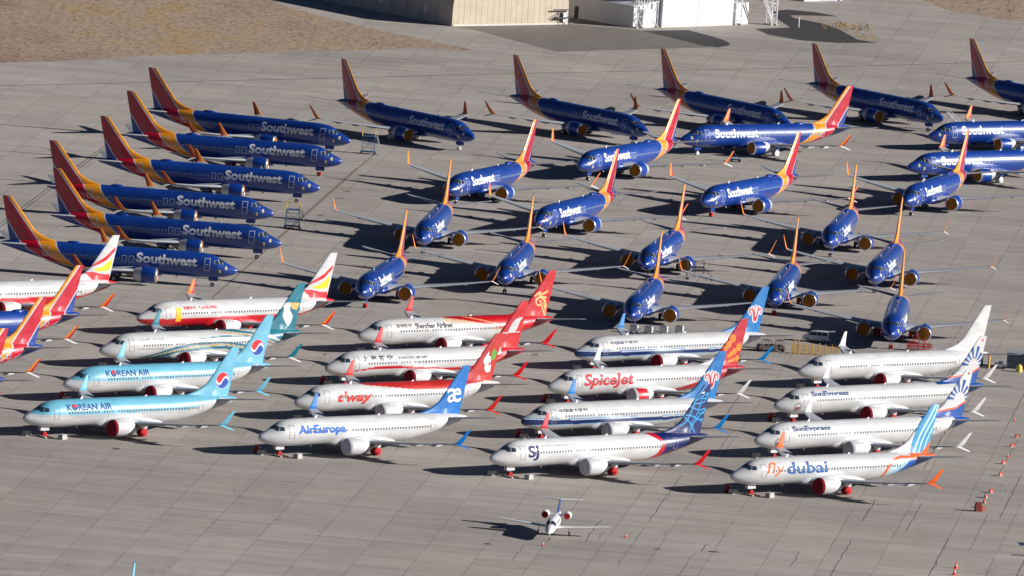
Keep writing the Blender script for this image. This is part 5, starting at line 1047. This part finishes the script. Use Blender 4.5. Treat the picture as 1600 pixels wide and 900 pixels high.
# white hangar
p0, p1 = (25.9, 481.2), (40.1, 494.9); L, a = frame2(p0, p1)
T = thing('white_hangar', 'white hangar with sunlit sliding doors between white steel lattices', 'hangar', (p0[0], p0[1], 0), a)
WC = mat('white_cladding', (.68, .69, .71), .6, var=.05, vscale=.4); DC = mat('eave_dark', (.12, .13, .16), .7)
mb = MB(); mb.loft([[(0, d, 0), (0, d, 10), (L / 2, d, 12.5), (L, d, 10), (L, d, 0)] for d in (.3, 45)]); obj('shell', mb.mesh('shell', WC, False), T)
for k in range(2):
    mb = MB(); mb.box(L * k / 2 + .05, L * (k + 1) / 2 - .05, 0, .22, .12, 9.6)
    for q in range(9): x = L * k / 2 + .2 + q * (L / 2 - .4) / 8; mb.box(x - .025, x + .025, -.02, 0, .15, 9.5)
    d_ = obj('sliding_door', mb.mesh('sliding_door', WC, False), T)
mb = MB(); mb.box(-.2, L + .2, -.12, .28, 0, .1); obj('door_track', mb.mesh('door_track', mat('sill_pale', (.6, .56, .5), .7), False), T)
mb = MB(); mb.box(-1.2, L + 1.2, -.6, .25, 9.9, 10.4); obj('fascia', mb.mesh('fascia', DC, False), T)
mb = MB(); mb.loft([[(-7.0, d, 0), (-7.0, d, 4.2), (-.05, d, 5.0), (-.05, d, 0)] for d in (.9, 45)]); AN = obj('side_annex', mb.mesh('side_annex', WC, False), T)
mb = MB(); mb.loft([[(-7.4, d, 4.24), (-7.4, d, 4.36), (-.03, d, 5.2), (-.03, d, 5.04)] for d in (.6, 45)]); obj('roof_sheet', mb.mesh('roof_sheet', mat('roof_white', (.8, .8, .82), .5), False), AN)
mb = MB(); mb.box(-7.06, -7.01, 16.5, 17.6, 0, 2.3); obj('door', mb.mesh('door', mat('door_dark', (.03, .035, .05), .6), False), AN)
mb = MB(); mb.box(-7.06, -7.01, 26, 29, 2.2, 3.2); obj('window', mb.mesh('window', mat('door_dark', (.03, .035, .05), .6), False), AN)
mb = MB(); mb.box(L + 1.6, L + 5.2, 1.0, 14, 0, 4.3); AR = obj('right_annex', mb.mesh('right_annex', WC, False), T)
mb = MB(); mb.box(-5.2, -2.2, .4, .85, 0, 3.6); obj('door_pocket', mb.mesh('door_pocket', WC, False), T)
LW = mat('lattice_white', (.72, .72, .72), .5)
def lattice(x, y, rz, w, d, h, label, lean=0):
    T = thing('steel_lattice', label, 'steel lattice', (x, y, 0), rz, 'white steel lattices of the white hangar')
    mb = MB()
    for a in (0, w):
        for b in (0, d): mb.tube((a, b, 0), (a + lean, b, h), .13, n=6)
    obj('posts', mb.mesh('posts', LW), T); mb = MB(); n = max(3, int(h / 2.1)); st = h / n
    for k in range(n):
        z = k * st; l0 = lean * z / h; l1 = lean * (z + st) / h
        for b in (0, d): mb.tube((l0 if k % 2 else w + l0, b, z), ((w if k % 2 else 0) + l1, b, z + st), .07, n=6); mb.tube((l1, b, z + st), (w + l1, b, z + st), .06, n=6)
        for a in (0, w): mb.tube((a + l0, 0 if k % 2 else d, z), (a + l1, d if k % 2 else 0, z + st), .07, n=6)
    obj('bracing', mb.mesh('bracing', LW), T)
    mb = MB()
    for q in (0, w): mb.box(q - .3, q + .3, -.3, d + .3, 0, .25)
    obj('footing', mb.mesh('footing', CONC, False), T)
lattice(21.0, 476.8, R(43), 1.6, 1.6, 11, 'leftmost white steel lattice column, by the shed roof')
lattice(23.9, 480.3, R(43), 1.6, 1.6, 11, 'white steel lattice column left of the sliding doors')
lattice(40.6, 495.2, R(43), 1.6, 1.6, 11, 'white steel lattice column right of the sliding doors')
lattice(47.8, 499.6, R(43), 1.5, 1.5, 11, 'rightmost white steel lattice column with slanting braces')
T = thing('slanting_brace', 'pair of white slanting steel braces running up left from the rightmost lattice', 'brace', (47.8, 499.6, 0), R(43)); mb = MB(); mb.tube((0, 0, 1), (-4.2, 0, 8), .12, n=6); mb.tube((.5, 0, .3), (-3.4, 0, 8.5), .1, n=6); obj('pipes', mb.mesh('pipes', LW), T); mb = MB(); mb.tube((-2.2, 0, 4.6), (-1.8, 0, 5.2), .06, n=6); obj('tie', mb.mesh('tie', LW), T)
T = thing('slanting_brace', 'white slanting steel brace above the leftmost lattice', 'brace', (21.0, 476.8, 0), R(43)); mb = MB(); mb.tube((1.5, 0, 5.6), (-.8, 0, 10), .12, n=6); mb.tube((1.6, 0, 2.8), (4.6, 0, 7.8), .12, n=6); obj('pipes', mb.mesh('pipes', LW), T)
# pale low building top right
T = thing('small_white_building', 'low white building cut by the top edge right of the lattices', 'building', (55.3, 551.5, 0), R(42)); mb = MB(); mb.box(0, 10.5, 0, 8, 0, 3.2); obj('wall', mb.mesh('wall', WC, False), T); mb = MB(); mb.box(4.6, 8.5, -.06, -.01, 0, 2.6); obj('roller_door', mb.mesh('roller_door', mat('door_blue', (.4, .46, .52), .5), False), T); mb = MB(); mb.box(-.3, 10.8, -.3, 8.3, 3.2, 3.35); obj('roof', mb.mesh('roof', DC, False), T); mb = MB(); mb.box(9.2, 9.9, -.06, -.01, 0, 2.2); obj('door', mb.mesh('door', mat('door_dark', (.03, .035, .05), .6), False), T)
T = thing('brown_shed', 'small brown shed at the top edge left of the low white building', 'shed', (47.5, 548, 0), R(42)); mb = MB(); mb.box(0, 6, 0, 5, 0, 2.6); obj('wall', mb.mesh('wall', mat('shed_brown', (.16, .12, .09), .8), False), T); mb = MB(); mb.box(-.2, 6.2, -.2, 5.2, 2.6, 2.75); obj('roof', mb.mesh('roof', DC, False), T)
T = thing('marker_post', 'thin white marker post on the dark asphalt', 'post', (53.3, 499.2, 0)); mb = MB(); mb.tube((0, 0, 0), (0, 0, 1.9), .13, n=10); obj('post', mb.mesh('post', LW), T); mb = MB(); mb.tube((0, 0, 1.9), (0, 0, 2.0), .15, .08, n=10); obj('cap', mb.mesh('cap', LW), T)
# dry grass and scrub
def tufts(name, pts, hmin, hmax, M, n_blade=7):
    mb = MB()
    for (x, y) in pts:
        h = random.uniform(hmin, hmax)
        for k in range(n_blade):
            a = random.uniform(0, 2 * PI); r = random.uniform(.1, .5) * h; bx, by = x + random.uniform(-.3, .3) * h, y + random.uniform(-.3, .3) * h; w = .07 * h
            mb.add([(bx - w * math.sin(a), by + w * math.cos(a), 0), (bx + w * math.sin(a), by - w * math.cos(a), 0), (bx + r * math.cos(a), by + r * math.sin(a), h)], [(0, 1, 2)])
    o = obj(name, mb.mesh(name, M, False)); return tag(o, kind='stuff')
def inside(p, q):
    r = False
    for (x1, y1), (x2, y2) in zip(q, q[1:] + q[:1]):
        if (y1 > p[1]) != (y2 > p[1]) and p[0] < (x2 - x1) * (p[1] - y1) / (y2 - y1) + x1: r = not r
    return r
field = [(-103, 337), (-69, 371), (-39.5, 396), (-22.7, 411), (-12, 417), (-25.6, 435), (-41, 458), (-53, 482), (-110, 480)]
P = []
while len(P) < 1500:
    q = (random.uniform(-110, -10), random.uniform(335, 482))
    if inside(q, field): P.append(q)
SC = mat('dry_scrub', (.12, .095, .06), .95, var=.3, vscale=.4); SY = mat('dry_grass', (.42, .30, .12), .95, var=.25, vscale=.1)
o = tufts('scrub', P[:620], .18, .42, SC); o['label'] = 'low dark scrub scattered over the dirt field'; o['category'] = 'scrub'
o = tufts('dry_grass', P[1350:] + [(random.uniform(-38, -12), random.uniform(408, 424)) for i in range(120)], .12, .35, SY); o['label'] = 'tufts of yellow dry grass on the dirt field'; o['category'] = 'grass'
o = tufts('dry_grass', [(random.uniform(58, 68), random.uniform(500, 512)) for i in range(60)], .3, .8, SY); o['label'] = 'yellow dry grass by the dark asphalt bend'; o['category'] = 'grass'
o = tufts('scrub', [(random.uniform(80, 110), random.uniform(556, 620)) for i in range(170)], .2, .7, SC); o['label'] = 'dark scrub on the dirt at the top right corner'; o['category'] = 'scrub'
